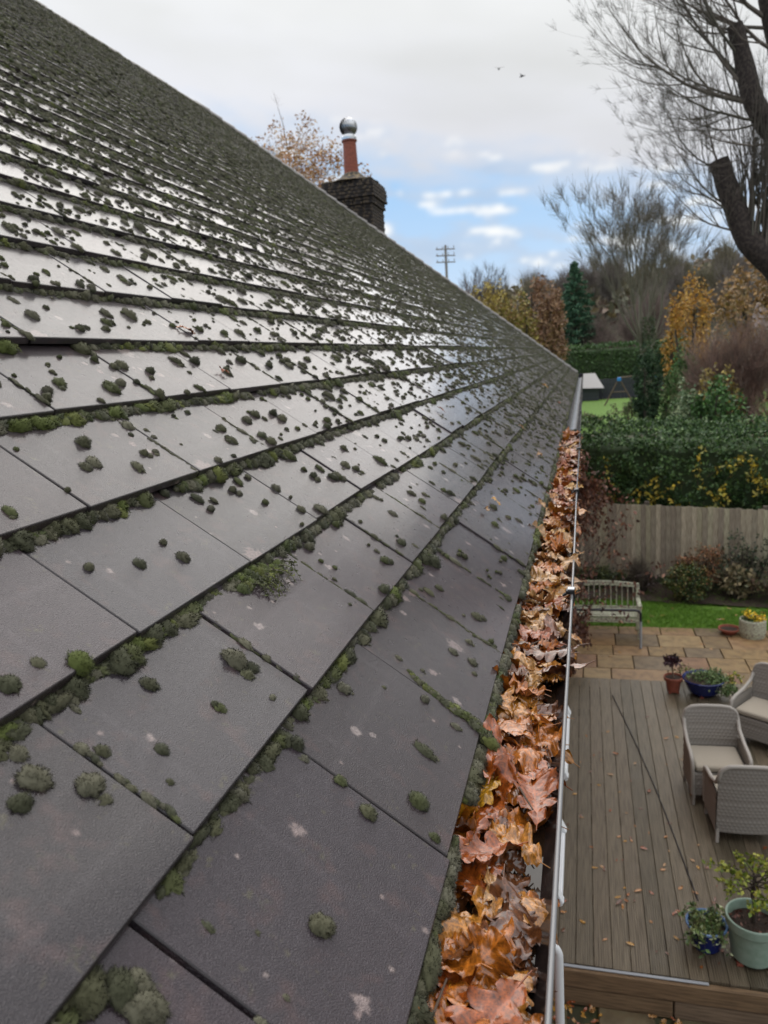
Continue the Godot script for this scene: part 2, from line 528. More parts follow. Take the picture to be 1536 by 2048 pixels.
func make_roof() -> void:
	var roof := Node3D.new()
	roof.name = "roof"
	house.add_child(roof)
	var ur := COURSES * GAUGE
	var run := ur * cos(PITCH)
	# sarking under the tiles, and the two slopes that face away
	var g := Geo.new()
	g.quad(rp(0.02, 4.2, -0.05), rp(0.02, HIP_Z, -0.05), rp(ur, HIP_Z + run, -0.05), rp(ur, 4.2, -0.05), N)
	build(g, "roofing_felt", mats.felt, roof)
	var top := rp(ur, 0, -0.03)
	var far_x := top.x * 2.0 - P0.x
	g = Geo.new()
	g.quad(Vector3(top.x, top.y, 4.2), Vector3(top.x, top.y, HIP_Z + run), Vector3(far_x, P0.y, HIP_Z), Vector3(far_x, P0.y, 4.2), Vector3(-sin(PITCH), cos(PITCH), 0))
	g.tint = Color(0.08, 0.07, 0.07)
	for i in g.c.size(): g.c[i] = g.tint
	build(g, "rear_slope", mats.tile, roof)
	g = Geo.new()
	g.tint = Color(0.08, 0.07, 0.07)
	var hn := Vector3(0, cos(PITCH), -sin(PITCH))
	var a := g.p(Vector3(P0.x, P0.y - 0.03, HIP_Z), hn); var b := g.p(Vector3(far_x, P0.y - 0.03, HIP_Z), hn, Vector2(14, 0)); var c := g.p(Vector3(top.x, top.y, HIP_Z + run), hn, Vector2(7, 8))
	g.tri(a, b, c)
	build(g, "hip_slope", mats.tile, roof)
	# tiles: nine variants of tone and grain; the nearest 300 are pieces of their own
	var delta := atan(0.02 / GAUGE)
	var variants: Array = []
	var tones: Array = []
	for i in 12:
		var k := rnd(0.72, 1.28)
		var warm := rnd(-0.004, 0.006)
		tones.append(Color(0.046 * k + warm * 0.9, 0.035 * k, 0.0415 * k - warm * 0.3))
	for i in 12:
		var q := Geo.new()
		q.tint = tones[i]
		q.shift = Vector2(rnd(0, 9), rnd(0, 9))
		q.cbox(Transform3D(Basis(), Vector3(0, -0.0085, -(GAUGE + 0.07) * 0.5)), Vector3(TILE_W - 0.0022, 0.017, GAUGE + 0.07), 0.0025)
		variants.append(q.mesh())
	var eave_variants: Array = []
	for i in 4:
		var q := Geo.new()
		q.tint = tones[i]
		q.shift = Vector2(rnd(0, 9), rnd(0, 9))
		q.cbox(Transform3D(Basis(), Vector3(0, -0.0085, -(GAUGE * 1.27 + 0.07) * 0.5)), Vector3(TILE_W - 0.0022, 0.017, GAUGE * 1.27 + 0.07), 0.0025)
		eave_variants.append(q.mesh())
	var list: Array = []
	for k in COURSES:
		var phase := -0.98 + TILE_W * 0.5 + (0.165 if k % 2 == 0 else 0.0) + rnd(-0.015, 0.015)
		if k == 0: phase = -0.87 + TILE_W * 0.5
		var z_end := HIP_Z + k * GAUGE * cos(PITCH)
		var z := phase + TILE_W * 12.0
		while z > z_end - 0.1:
			var dl := delta if k > 0 else atan(0.02 / (GAUGE * 1.27))
			var f := tile_frame(dl + rnd(-0.006, 0.006))
			f = f.rotated(N, rnd(-0.007, 0.007))
			var off := rnd(-0.002, 0.003)
			if rng.randf() < 0.05: off += 0.004
			var at := rp(course_u(k) + rnd(-0.004, 0.004), z, off)
			var d := (at - Vector3(0, 5, 0)).length()
			if z > -0.1: d += 50.0
			if at.y - 5.0 > -z * 0.95 + 0.4: d += 40.0
			list.append([d, Transform3D(f, at), k])
			z -= TILE_W
	list.sort_custom(func(p, q): return p[0] < q[0])
	var rest := Geo.new()
	for i in list.size():
		var xf: Transform3D = list[i][1]
		if i < 300:
			var o := put(eave_variants[i % 4] if list[i][2] == 0 else variants[rng.randi() % 12], "tile", mats.tile, roof)
			o.transform = xf
		else:
			var l: float = GAUGE * (1.27 if list[i][2] == 0 else 1.0) + 0.07
			rest.tint = tones[rng.randi() % 12]
			rest.shift = Vector2(rnd(0, 9), rnd(0, 9))
			rest.cbox(xf * Transform3D(Basis(), Vector3(0, -0.0085, -l * 0.5)), Vector3(TILE_W - 0.0022, 0.017, l), 0.0025)
	var r := build(rest, "tile_field", mats.tile, roof)
	r.set_meta("kind", "stuff")
	# hip and ridge caps
	var cap := Geo.new()
	var seg := 9
	for s in seg:
		for e in 1:
			var a0 := lerpf(-1.25, 1.25, float(s) / seg)
			var a1 := lerpf(-1.25, 1.25, float(s + 1) / seg)
			for lay in [[0.125, 1.0], [0.110, -1.0]]:
				var rr: float = lay[0]
				var o0 := Vector3(sin(a0), cos(a0), 0)
				var o1 := Vector3(sin(a1), cos(a1), 0)
				var sg: float = lay[1]
				cap.four(cap.p(o0 * rr, o0 * sg, Vector2(a0 * 0.1, 0)), cap.p(o1 * rr, o1 * sg, Vector2(a1 * 0.1, 0)), cap.p(o1 * rr * 0.93 + Vector3(0, 0, -0.30), o1 * sg, Vector2(a1 * 0.1, 0.3)), cap.p(o0 * rr * 0.93 + Vector3(0, 0, -0.30), o0 * sg, Vector2(a0 * 0.1, 0.3)))
			var f0 := Vector3(sin(a0), cos(a0), 0)
			var f1 := Vector3(sin(a1), cos(a1), 0)
			cap.quad(f0 * 0.110, f1 * 0.110, f1 * 0.125, f0 * 0.125, Vector3(0, 0, 1))
	var cap_mesh := cap.mesh()
	var hip_dir := (U + Vector3(0, 0, cos(PITCH))).normalized()
	var hip_up := (N + hn).normalized()
	var hx := hip_up.cross(-hip_dir).normalized()
	var step := GAUGE * sqrt(1.0 + cos(PITCH) * cos(PITCH))
	for i in COURSES:
		var o := put(cap_mesh, "hip_tile", mats.ridge, roof)
		var fb := Basis(hx, hip_up, -hip_dir).rotated(hx, -0.05 + rnd(-0.02, 0.02))
		o.transform = Transform3D(fb, rp(0, HIP_Z, -0.075) + hip_dir * (step * i))
	var zr := HIP_Z + run
	var i := 0
	while zr + i * 0.44 < 4.0:
		var o := put(cap_mesh, "ridge_tile", mats.ridge, roof)
		o.transform = Transform3D(Basis(Vector3(-1.15, 0, 0), Vector3(0, 1.1, 0), Vector3(0, 0, -1.55)).rotated(Vector3.RIGHT, rnd(-0.008, 0.008)), Vector3(top.x, top.y - 0.115 + rnd(-0.006, 0.006), zr + i * 0.44))
		i += 1

func make_gutter() -> void:
	var gut := Node3D.new()
	gut.name = "gutter"
	house.add_child(gut)
	var cx := -0.1235
	var r := 0.0805
	var yl := 4.34
	var z0 := 2.5
	var z1 := -21.3
	var g := Geo.new()
	var seg := 20
	var parts := 40
	for s in seg:
		var a0 := PI * s / seg
		var a1 := PI * (s + 1) / seg
		var o0 := Vector3(cos(a0), -sin(a0) * 0.98, 0)
		var o1 := Vector3(cos(a1), -sin(a1) * 0.98, 0)
		for j in parts:
			var za := lerpf(z0, z1, float(j) / parts)
			var zb := lerpf(z0, z1, float(j + 1) / parts)
			for lay in [[r, -1.0], [r + 0.003, 1.0]]:
				var c := Vector3(cx, yl, 0)
				var sg: float = lay[1]
				var rr: float = lay[0]
				g.four(g.p(c + o0 * rr + Vector3(0, 0, za), o0 * sg, Vector2(a0 * 0.1, za)), g.p(c + o1 * rr + Vector3(0, 0, za), o1 * sg, Vector2(a1 * 0.1, za)), g.p(c + o1 * rr + Vector3(0, 0, zb), o1 * sg, Vector2(a1 * 0.1, zb)), g.p(c + o0 * rr + Vector3(0, 0, zb), o0 * sg, Vector2(a0 * 0.1, zb)))
	build(g, "trough", mats.gutter, gut)
	g = Geo.new()
	var pts := PackedVector3Array()
	var rad := PackedFloat32Array()
	for j in 60:
		var z := lerpf(z0, z1, j / 59.0)
		pts.append(Vector3(cx + r + 0.0005 + 0.0012 * sin(z * 2.1), yl + 0.002, z)); rad.append(0.0038)
	g.tube(pts, rad, 10)
	build(g, "lip", mats.lip, gut).set_meta("label", "rounded wet outer lip of the gutter")
	g = Geo.new()
	g.box(Vector3(cx, yl - 0.03, z1 + 0.002), Vector3(0.16, 0.1, 0.004), 0.002)
	build(g, "end_stop", mats.gutter, gut)
	for zc in [-2.07, -3.65, -5.24, -6.1, -8.4, -10.2, -12.0, -0.25, 1.6]:
		var b := Geo.new()
		# a strap that hugs the trough and hooks over the lip
		for s in 12:
			var a0 := -0.18 + (PI + 0.18) * s / 12.0
			var a1 := -0.18 + (PI + 0.18) * (s + 1) / 12.0
			var o0 := Vector3(cos(a0), -sin(a0) * 0.98, 0)
			var o1 := Vector3(cos(a1), -sin(a1) * 0.98, 0)
			var c := Vector3(cx, yl, zc)
			b.bar(c + o0 * (r + 0.007), c + o1 * (r + 0.007), 0.022, 0.006, 0.001, o0)
		b.cbox(Transform3D(Basis(Vector3(0, 0, 1), 0.1), Vector3(cx + r - 0.003, yl + 0.011, zc)), Vector3(0.024, 0.012, 0.026), 0.003)
		b.cbox(Transform3D(Basis(Vector3(0, 0, 1), 0.6), Vector3(cx + r - 0.016, yl + 0.002, zc - 0.004)), Vector3(0.02, 0.007, 0.014), 0.002)
		var br := build(b, "bracket", mats.clip, gut)
		if zc == -2.07:
			var wq := Geo.new()
			wq.box(Vector3(cx + r - 0.001, yl + 0.019, zc + 0.001), Vector3(0.019, 0.004, 0.02), 0.0015)
			build(wq, "cap", mats.white_plastic, br)
	# standing water, level, between the leaves
	g = Geo.new()
	var ww := 0.0585
	g.quad(Vector3(cx - ww, yl - 0.056, -0.1), Vector3(cx + ww, yl - 0.056, -0.1), Vector3(cx + ww, yl - 0.056, -7.2), Vector3(cx - ww, yl - 0.056, -7.2), Vector3.UP, 6.0)
	tag(build(g, "water", mats.water), "dark rainwater standing in the gutter between the oak leaves", "water", "", "structure")

func make_chimney() -> void:
	var ch := Node3D.new()
	ch.name = "chimney"
	house.add_child(ch)
	ch.position = Vector3(-5.1, 0.36, -18.05)
	# brick stack laid course by course as far as it shows, on a plain core
	var core := Geo.new()
	core.box(Vector3(0, 6.6, 0), Vector3(1.08, 4.1, 1.06), 0.01)
	build(core, "stack", mats.mortar, ch)
	var bricks := [Geo.new(), Geo.new(), Geo.new()]
	for i in 3:
		bricks[i].shift = Vector2(i * 0.37, i * 0.61)
		bricks[i].box(Vector3.ZERO, Vector3(0.213, 0.064, 0.1), 0.004)
	var bm := [bricks[0].mesh(), bricks[1].mesh(), bricks[2].mesh()]
	for row in 27:
		var y := 6.66 + row * 0.075
		var grow := 0.0
		if row >= 20: grow = 0.035
		if row >= 22: grow = 0.075
		if row == 26: grow = 0.045
		for side in [0, 1]:
			var half := 0.555 + grow
			var len := half * 2.0
			var n := int(round(len / 0.225))
			for j in n:
				var s := -half + (j + 0.5) * len / n
				if row % 2 == 1: s += 0.05
				s = clampf(s, -half + 0.107, half - 0.107)
				var o := put(bm[rng.randi() % 3], "brick", mats.soot, ch)
				if side == 0:
					o.position = Vector3(s, y, half - 0.05)
				else:
					o.position = Vector3(half - 0.05, y, s)
					o.rotation.y = PI / 2
	var fl := Geo.new()
	fl.lathe(Vector3(0.02, 8.66, 0.1), [Vector2(0.60, 0.0), Vector2(0.48, 0.05), Vector2(0.30, 0.13), Vector2(0.22, 0.2), Vector2(0.17, 0.24)], 20)
	fl.box(Vector3(0, 8.66, 0), Vector3(1.16, 0.04, 1.16), 0.015)
	build(fl, "flaunching", mats.mortar, ch)
	var pot := Geo.new()
	pot.lathe(Vector3(0.0, 8.82, 0.1), [Vector2(0.178, 0), Vector2(0.168, 0.1), Vector2(0.150, 0.70), Vector2(0.150, 0.74), Vector2(0.172, 0.75), Vector2(0.172, 0.80), Vector2(0.13, 0.81), Vector2(0.12, 0.5)], 28)
	build(pot, "chimney_pot", mats.terracotta, ch)
	var neck := Geo.new()
	neck.lathe(Vector3(0, 9.60, 0.1), [Vector2(0.18, 0.0), Vector2(0.182, 0.05), Vector2(0.15, 0.06), Vector2(0.14, 0.11), Vector2(0.125, 0.13)], 28)
	var cowl := build(neck, "cowl", mats.steel, ch)
	# the rotating head: curved overlapping vanes round a sphere
	for k in 22:
		var vg := Geo.new()
		var a := TAU * k / 22.0
		var rows := 10
		var prev := []
		for j in rows + 1:
			var el := lerpf(-1.15, 1.35, float(j) / rows)
			var tw := a + 0.55 * sin(el)
			var rr := 0.205
			var wq := 0.17
			var p0 := Vector3(cos(el) * cos(tw) * rr, sin(el) * rr, cos(el) * sin(tw) * rr)
			var p1 := Vector3(cos(el) * cos(tw + wq) * (rr - 0.022), sin(el) * rr, cos(el) * sin(tw + wq) * (rr - 0.022))
			var nor := p0.normalized()
			var q := [vg.p(p0, nor), vg.p(p1, (nor + Vector3(-sin(tw), 0, cos(tw)) * 0.5).normalized())]
			if prev.size(): vg.four(prev[0], prev[1], q[1], q[0])
			prev = q
		var vane := build(vg, "vane", mats.steel, cowl)
		vane.position = Vector3(0, 9.88, 0.1)
	var dome := Geo.new()
	dome.lathe(Vector3(0, 9.88, 0.1), [Vector2(0.19, 0.0), Vector2(0.165, 0.10), Vector2(0.1, 0.165), Vector2(0.06, 0.196), Vector2(0.0, 0.205)], 24)
	dome.lathe(Vector3(0, 9.88, 0.1), [Vector2(0.125, -0.16), Vector2(0.17, -0.09), Vector2(0.19, 0.0)], 24)
	build(dome, "core", mats.black_metal, cowl)

func make_openings() -> void:
	# a casement high on the wall under the gutter: two top-hung lights stand open
	var w := Node3D.new()
	w.name = "window"
	house.add_child(w)
	var g := Geo.new()
	for y in [3.0, 4.0]:
		g.bar(Vector3(-0.43, y, -2.0), Vector3(-0.43, y, -3.5), 0.06, 0.06, 0.006)
	for z in [-2.0, -2.65, -3.5]:
		g.bar(Vector3(-0.43, 3.0, z), Vector3(-0.43, 4.0, z), 0.06, 0.06, 0.006)
	build(g, "window_frame", mats.white_plastic, w)
	for s in [[-2.11, -2.47], [-2.83, -3.38]]:
		var q := Geo.new()
		var top := Vector3(-0.40, 3.97, 0)
		var bot := Vector3(-0.099, 3.34, 0)
		var za := Vector3(0, 0, s[0])
		var zb := Vector3(0, 0, s[1])
		q.bar(top + za, top + zb, 0.035, 0.045, 0.006)
		q.bar(bot + za, bot + zb, 0.026, 0.03, 0.006)
		q.bar(top + za, bot + za, 0.045, 0.035, 0.006, Vector3(0, 0, 1))
		q.bar(top + zb, bot + zb, 0.045, 0.035, 0.006, Vector3(0, 0, 1))
		var sash := build(q, "sash", mats.white_plastic, w)
		var pq := Geo.new()
		pq.quad(top + za, top + zb, bot + zb, bot + za, Vector3(0.9, 0.4, 0))
		build(pq, "pane", mats.glass, sash)
	var p := Geo.new()
	var pts := PackedVector3Array()
	var rad := PackedFloat32Array()
	for q in [Vector3(-0.46, 3.36, -1.93), Vector3(-0.165, 3.35, -1.93)]:
		pts.append(q); rad.append(0.0115)
	for k in 6:
		var a := k / 5.0 * PI / 2
		pts.append(Vector3(-0.128 + 0.035 * sin(a), 3.35 - 0.035 + 0.035 * cos(a), -1.93)); rad.append(0.0135 if k in [0, 5] else 0.0115)
	pts.append(Vector3(-0.093, 2.0, -1.93)); rad.append(0.0115)
	pts.append(Vector3(-0.093, -0.3, -1.93)); rad.append(0.0115)
	p.tube(pts, rad, 14)
	build(p, "waste_pipe", mats.white_plastic, house).set_meta("label", "white plastic overflow pipe with an elbow below the gutter")

# ---------------------------------------------------------------- ground, decking, patio, fence
func land_y(x: float, z: float) -> float:
	var h := -0.345
	h += 0.65 * smoothstep(-22.0, -60.0, z)
	h += 15.5 * smoothstep(-78.0, -160.0, z) * (0.75 + 0.25 * smoothstep(-60.0, 40.0, x))
	h += 14.0 * smoothstep(-150.0, -330.0, z)
	h += 2.2 * noise.get_noise_2d(x * 0.02, z * 0.02) * smoothstep(-75.0, -120.0, z)
	return h

func make_ground() -> void:
	var g := Geo.new()
	var xs: Array = []
	var zs: Array = []
	for i in 57: xs.append(-350.0 + i * 12.5)
	for i in 66: zs.append(60.0 - i * 8.0)
	for j in zs.size():
		for i in xs.size():
			var x: float = xs[i]
			var z: float = zs[j]
			var y := land_y(x, z)
			var e := 1.0
			var nor := Vector3(land_y(x - e, z) - land_y(x + e, z), 2.0 * e, land_y(x, z - e) - land_y(x, z + e)).normalized()
			g.p(Vector3(x, y, z), nor, Vector2(x, z))
	for j in zs.size() - 1:
		for i in xs.size() - 1:
			var a := j * xs.size() + i
			g.four(a, a + 1, a + 1 + xs.size(), a + xs.size())
	tag(build(g, "ground", mats.land), "dark earth and hillside under the gardens", "ground", "", "structure")
	g = Geo.new()
	g.quad(Vector3(-1.5, -0.337, -14.2), Vector3(8, -0.337, -14.2), Vector3(8, -0.337, -17.2), Vector3(-1.5, -0.337, -18.0), Vector3.UP)
	tag(build(g, "lawn", mats.turf), "strip of bright green lawn between patio and fence", "lawn", "", "structure")
	# blades on the lawn
	var blade := Geo.new()
	for k in 7:
		var a := k * 0.9
		var d := Vector3(cos(a), 0, sin(a))
		var o := d * 0.018 * (k % 3)
		blade.flat(o - d.cross(Vector3.UP) * 0.004, o + d.cross(Vector3.UP) * 0.004, o + d * 0.022 + Vector3(0, 0.05 + 0.01 * (k % 2), 0))
	var pl: Array = []
	var cl := PackedColorArray()
	for i in 15000:
		var x := rnd(-1.4, 5.2)
		var z := rnd(-14.45, -17.4)
		if z < -16.2 - 0.25 * sin(x * 1.7) + 0.2 * (x - 1.0) * 0.3 and rng.randf() < 0.75:
			continue
		pl.append(Transform3D(Basis(Vector3.UP, rnd(0, TAU)).scaled(Vector3.ONE * rnd(0.6, 1.3)), Vector3(x, -0.336, z)))
		cl.append(pick([Color(0.13, 0.28, 0.02), Color(0.10, 0.22, 0.02), Color(0.19, 0.33, 0.04)], 0.25))
	tag(scatter("grass", blade.mesh(), mats.leaf, pl, cl), "short wet grass of the lawn behind the bench", "grass", "", "stuff")
	g = Geo.new()
	for i in 24:
		for j in 6:
			var x0 := -2.0 + i * 0.4
			var z0 := -16.4 - j * 0.35 + x0 * 0.12
			var y := func(x: float, z: float) -> float: return -0.30 + 0.05 * noise.get_noise_2d(x * 3.0, z * 3.0)
			g.quad(Vector3(x0, y.call(x0, z0), z0), Vector3(x0 + 0.4, y.call(x0 + 0.4, z0), z0 + 0.048), Vector3(x0 + 0.4, y.call(x0 + 0.4, z0 - 0.35), z0 - 0.302), Vector3(x0, y.call(x0, z0 - 0.35), z0 - 0.35), Vector3.UP)
	tag(build(g, "flower_bed", mats.soil), "bare brown border soil at the foot of the fence", "soil", "", "structure")

func make_deck() -> void:
	var deck := thing("deck", "grey brown grooved timber decking with a fascia of stacked sleepers", "deck")
	deck.set_meta("kind", "structure")
	var w := 0.1425
	var pitch := 0.1485
	var z0 := -5.66
	var z1 := -11.5
	var meshes: Array = []
	for m in 5:
		var g := Geo.new()
		var k := [1.0, 0.80, 1.18, 0.90, 1.08][m] as float
		g.tint = Color(0.20 * k, 0.168 * k, 0.12 * k)
		g.shift = Vector2(m * 0.31, m * 1.7)
		# cross-section with seven grooves
		var prof: Array = [Vector2(-w / 2, -0.028), Vector2(-w / 2, -0.003), Vector2(-w / 2 + 0.003, 0)]
		for i in 7:
			var x := -w / 2 + 0.0142 + i * 0.019
			prof.append_array([Vector2(x - 0.0055, 0), Vector2(x - 0.0042, -0.0065), Vector2(x + 0.0042, -0.0065), Vector2(x + 0.0055, 0)])
		prof.append_array([Vector2(w / 2 - 0.003, 0), Vector2(w / 2, -0.003), Vector2(w / 2, -0.028)])
		for i in prof.size() - 1:
			var a: Vector2 = prof[i]
			var b: Vector2 = prof[i + 1]
			var nor := Vector3(-(b.y - a.y), b.x - a.x, 0).normalized()
			for zz in 4:
				var za := lerpf(z0, z1, zz / 4.0)
				var zb := lerpf(z0, z1, (zz + 1) / 4.0)
				g.four(g.p(Vector3(a.x, a.y, za), nor, Vector2(a.x, za)), g.p(Vector3(b.x, b.y, za), nor, Vector2(b.x, za)), g.p(Vector3(b.x, b.y, zb), nor, Vector2(b.x, zb)), g.p(Vector3(a.x, a.y, zb), nor, Vector2(a.x, zb)))
		for e in [[z0, 1.0], [z1, -1.0]]:
			g.quad(Vector3(-w / 2, -0.028, e[0]), Vector3(w / 2, -0.028, e[0]), Vector3(w / 2, -0.004, e[0]), Vector3(-w / 2, -0.004, e[0]), Vector3(0, 0, e[1]))
		meshes.append(g.mesh())
	for i in 33:
		var o := put(meshes[rng.randi() % 5], "board", mats.decking, deck)
		o.position = Vector3(-0.36 + i * pitch, rnd(-0.001, 0.001), rnd(-0.004, 0.004))
	var g := Geo.new()
	for i in 9:
		g.box(Vector3(2.0, -0.09, -5.95 - i * 0.65), Vector3(4.9, 0.11, 0.05), 0.003)
	g.box(Vector3(2.0, -0.2, -11.4), Vector3(4.9, 0.2, 0.04), 0.003)
	build(g, "joist", mats.timber, deck)
	# fascia: two courses of weathered timber, staggered, and a worn metal nosing
	var runs := [[-0.62, 1.62, -0.085, Color(0.27, 0.175, 0.095)], [1.63, 4.4, -0.085, Color(0.29, 0.19, 0.10)], [-0.62, 0.62, -0.250, Color(0.27, 0.18, 0.10)], [0.63, 4.4, -0.250, Color(0.26, 0.185, 0.125)]]
	for r in runs:
		var q := Geo.new()
		q.tint = r[3]
		q.shift = Vector2(r[0] * 3.1, r[2] * 9.0)
		q.box(Vector3((r[0] + r[1]) / 2, r[2], -5.61), Vector3(r[1] - r[0], 0.157, 0.06), 0.007)
		build(q, "fascia_board", mats.sleeper, deck)
	g = Geo.new()
	g.box(Vector3(0.14, 0.0035, -5.625), Vector3(1.5, 0.007, 0.028), 0.002)
	build(g, "nosing", mats.grey_rubber, deck).set_meta("label", "pale metal strip along the front edge of the decking")
	# the cable that lies across the boards
	g = Geo.new()
	var pts := PackedVector3Array()
	var rad := PackedFloat32Array()
	for i in 24:
		var t := i / 23.0
		pts.append(Vector3(lerpf(0.33, 0.93, t) + 0.05 * sin(t * 3.0), 0.0075, lerpf(-10.9, -6.6, t))); rad.append(0.006)
	g.tube(pts, rad, 6)
	tag(build(g, "cable", mats.black_metal), "thin black cable lying slantwise across the decking", "cable")
	# path below the decking: slabs in leaf litter
	var slab_tones := [Color(0.16, 0.13, 0.085), Color(0.11, 0.10, 0.06), Color(0.20, 0.16, 0.10)]
	var s := [[-0.42, 0.30, -5.18, 0.0, 0], [0.05, 0.48, -5.30, -1, 0], [0.62, 1.9, -5.25, 0.0, 1]]
	var path := thing("path", "stone slabs below the front of the decking among fallen leaves", "path")
	path.set_meta("kind", "structure")
	for q in [[0.26, 0.44, 0], [1.02, 0.80, 1], [1.72, 0.5, 2], [-0.35, 0.30, 1]]:
		var sg := Geo.new()
		sg.tint = slab_tones[q[2]]
		sg.shift = Vector2(q[0], q[1]) * 3.0
		sg.box(Vector3(q[0], -0.325, -5.27), Vector3(q[1], 0.05, 0.6), 0.012)
		build(sg, "slab", mats.stone, path)

func make_patio() -> void:
	var patio := thing("patio", "wet sandstone paving slabs between the decking and the lawn", "patio")
	patio.set_meta("kind", "structure")
	var g := Geo.new()
	g.quad(Vector3(-1.6, -0.327, -11.4), Vector3(7, -0.327, -11.4), Vector3(7, -0.327, -14.75), Vector3(-1.6, -0.327, -14.75), Vector3.UP)
	build(g, "bedding", mats.soil, patio)
	var tones := [Color(0.26, 0.18, 0.085), Color(0.20, 0.145, 0.075), Color(0.29, 0.185, 0.10), Color(0.18, 0.13, 0.08), Color(0.32, 0.23, 0.12), Color(0.24, 0.14, 0.08)]
	var z := -11.56
	for d in [0.45, 0.6, 0.6, 0.45, 0.6, 0.42]:
		var x := -1.55 + rnd(0, 0.3)
		while x < 6.6:
			var w: float = [0.45, 0.6, 0.6, 0.75, 0.9][rng.randi() % 5]
			var q := Geo.new()
			q.tint = tones[rng.randi() % 6]
			q.shift = Vector2(rnd(0, 5), rnd(0, 5))
			q.cbox(Transform3D(Basis(Vector3(rnd(-1, 1), 0, rnd(-1, 1)).normalized(), rnd(0, 0.006)), Vector3(x + w / 2, -0.312 + rnd(-0.003, 0.003), z - d / 2)), Vector3(w - 0.014, 0.04, d - 0.014), 0.008)
			build(q, "slab", mats.stone, patio)
			x += w
		z -= d

func make_fence() -> void:
	var a := Vector3(-3.3, -0.3, -19.13)
	var b := Vector3(7.0, -0.3, -15.96)
	var along := (b - a).normalized()
	var face := Vector3(-along.z, 0, along.x)
	if face.z < 0: face = -face
	var f := thing("fence", "weathered grey-brown close-boarded timber fence under the dark hedge", "fence")
	var meshes: Array = []
	var tones := [Color(0.44, 0.39, 0.30), Color(0.36, 0.32, 0.25), Color(0.54, 0.48, 0.37), Color(0.42, 0.39, 0.28), Color(0.33, 0.29, 0.23), Color(0.48, 0.45, 0.33)]
	for i in 6:
		var g := Geo.new()
		g.tint = tones[i]
		g.shift = Vector2(i * 0.37, i * 1.3)
		g.cbox(Transform3D(Basis(Vector3.UP, 0.10), Vector3(0, 0.92, 0)), Vector3(0.122, 1.72, 0.013), 0.003)
		meshes.append(g.mesh())
	var len := (b - a).length()
	var n := int(len / 0.108)
	var basis := Basis(along, Vector3.UP, along.cross(Vector3.UP))
	for i in n:
		var o := put(meshes[rng.randi() % 6], "board", mats.fence_board, f)
		o.transform = Transform3D(basis, a + along * (0.108 * i) + Vector3(0, rnd(-0.015, 0.015), 0) + face * rnd(0, 0.004))
	var k := 0
	while k * 2.4 < len:
		var g := Geo.new()
		g.tint = Color(0.14, 0.12, 0.10)
		var c := a + along * (k * 2.4) - face * 0.07
		g.cbox(Transform3D(basis, c + Vector3(0, 0.9, 0)), Vector3(0.1, 1.9, 0.1), 0.006)
		build(g, "post", mats.fence_board, f)
		k += 1
	for y in [0.35, 1.5]:
		var g := Geo.new()
		g.tint = Color(0.13, 0.11, 0.085)
		g.bar(a - face * 0.035 + Vector3(0, y, 0), b - face * 0.035 + Vector3(0, y, 0), 0.05, 0.08, 0.004)
		build(g, "rail", mats.fence_board, f)
	var gb := Geo.new()
	gb.tint = Color(0.07, 0.09, 0.045)
	gb.bar(a + Vector3(0, 0.05, 0), b + Vector3(0, 0.05, 0), 0.03, 0.18, 0.004)
	build(gb, "gravel_board", mats.fence_board, f)

# ---------------------------------------------------------------- moss on the tiles
func cushion(sd: int, spikes: int) -> ArrayMesh:
	rng.seed = 900 + sd
	var g := Geo.new()
	g.tint = Color(0.85, 0.85, 0.85)      # one even tone for the body; the shoots are mixed at random
	var rows := 7
	var seg := 14
	var ids: Array = []
	for j in rows + 1:
		var el := lerpf(-0.15, PI / 2, float(j) / rows)
		var line: Array = []
		for s in seg:
			var a := TAU * s / seg
			var d := Vector3(cos(el) * cos(a), sin(el), cos(el) * sin(a))
			var k := 1.0 + 0.5 * noise.get_noise_3d(d.x * 1.4 + sd * 9.0, d.y * 1.4, d.z * 1.4) + 0.26 * noise.get_noise_3d(d.x * 4.5, d.y * 4.5 + sd, d.z * 4.5)
			line.append(g.p(d * k * 0.93, d))
		ids.append(line)
	for j in rows:
		for s in seg:
			var s2 := (s + 1) % seg
			g.four(ids[j][s], ids[j][s2], ids[j + 1][s2], ids[j + 1][s])
	for i in spikes:
		var d := ball().normalized()
		if d.y < -0.1: d.y = -d.y
		var k := 1.0 + 0.5 * noise.get_noise_3d(d.x * 1.4 + sd * 9.0, d.y * 1.4, d.z * 1.4) + 0.26 * noise.get_noise_3d(d.x * 4.5, d.y * 4.5 + sd, d.z * 4.5)
		var b := d * k * 0.88
		var tip := b + (d + ball() * 0.55).normalized() * rnd(0.10, 0.26)
		var side := d.cross(ball()).normalized() * rnd(0.016, 0.034)
		var v := rnd(0.6, 1.1) if rng.randf() < 0.68 else rnd(1.3, 1.9)   # green shoots and hoary ones, mixed
		g.tint = Color(v, v, v * 0.95)
		var nor := (d + ball() * 0.3).normalized()
		var i0 := g.p(b - side, nor)
		var i1 := g.p(b + side, nor)
		var i2 := g.p(tip, nor)
		g.tri(i0, i1, i2)
	return g.mesh()

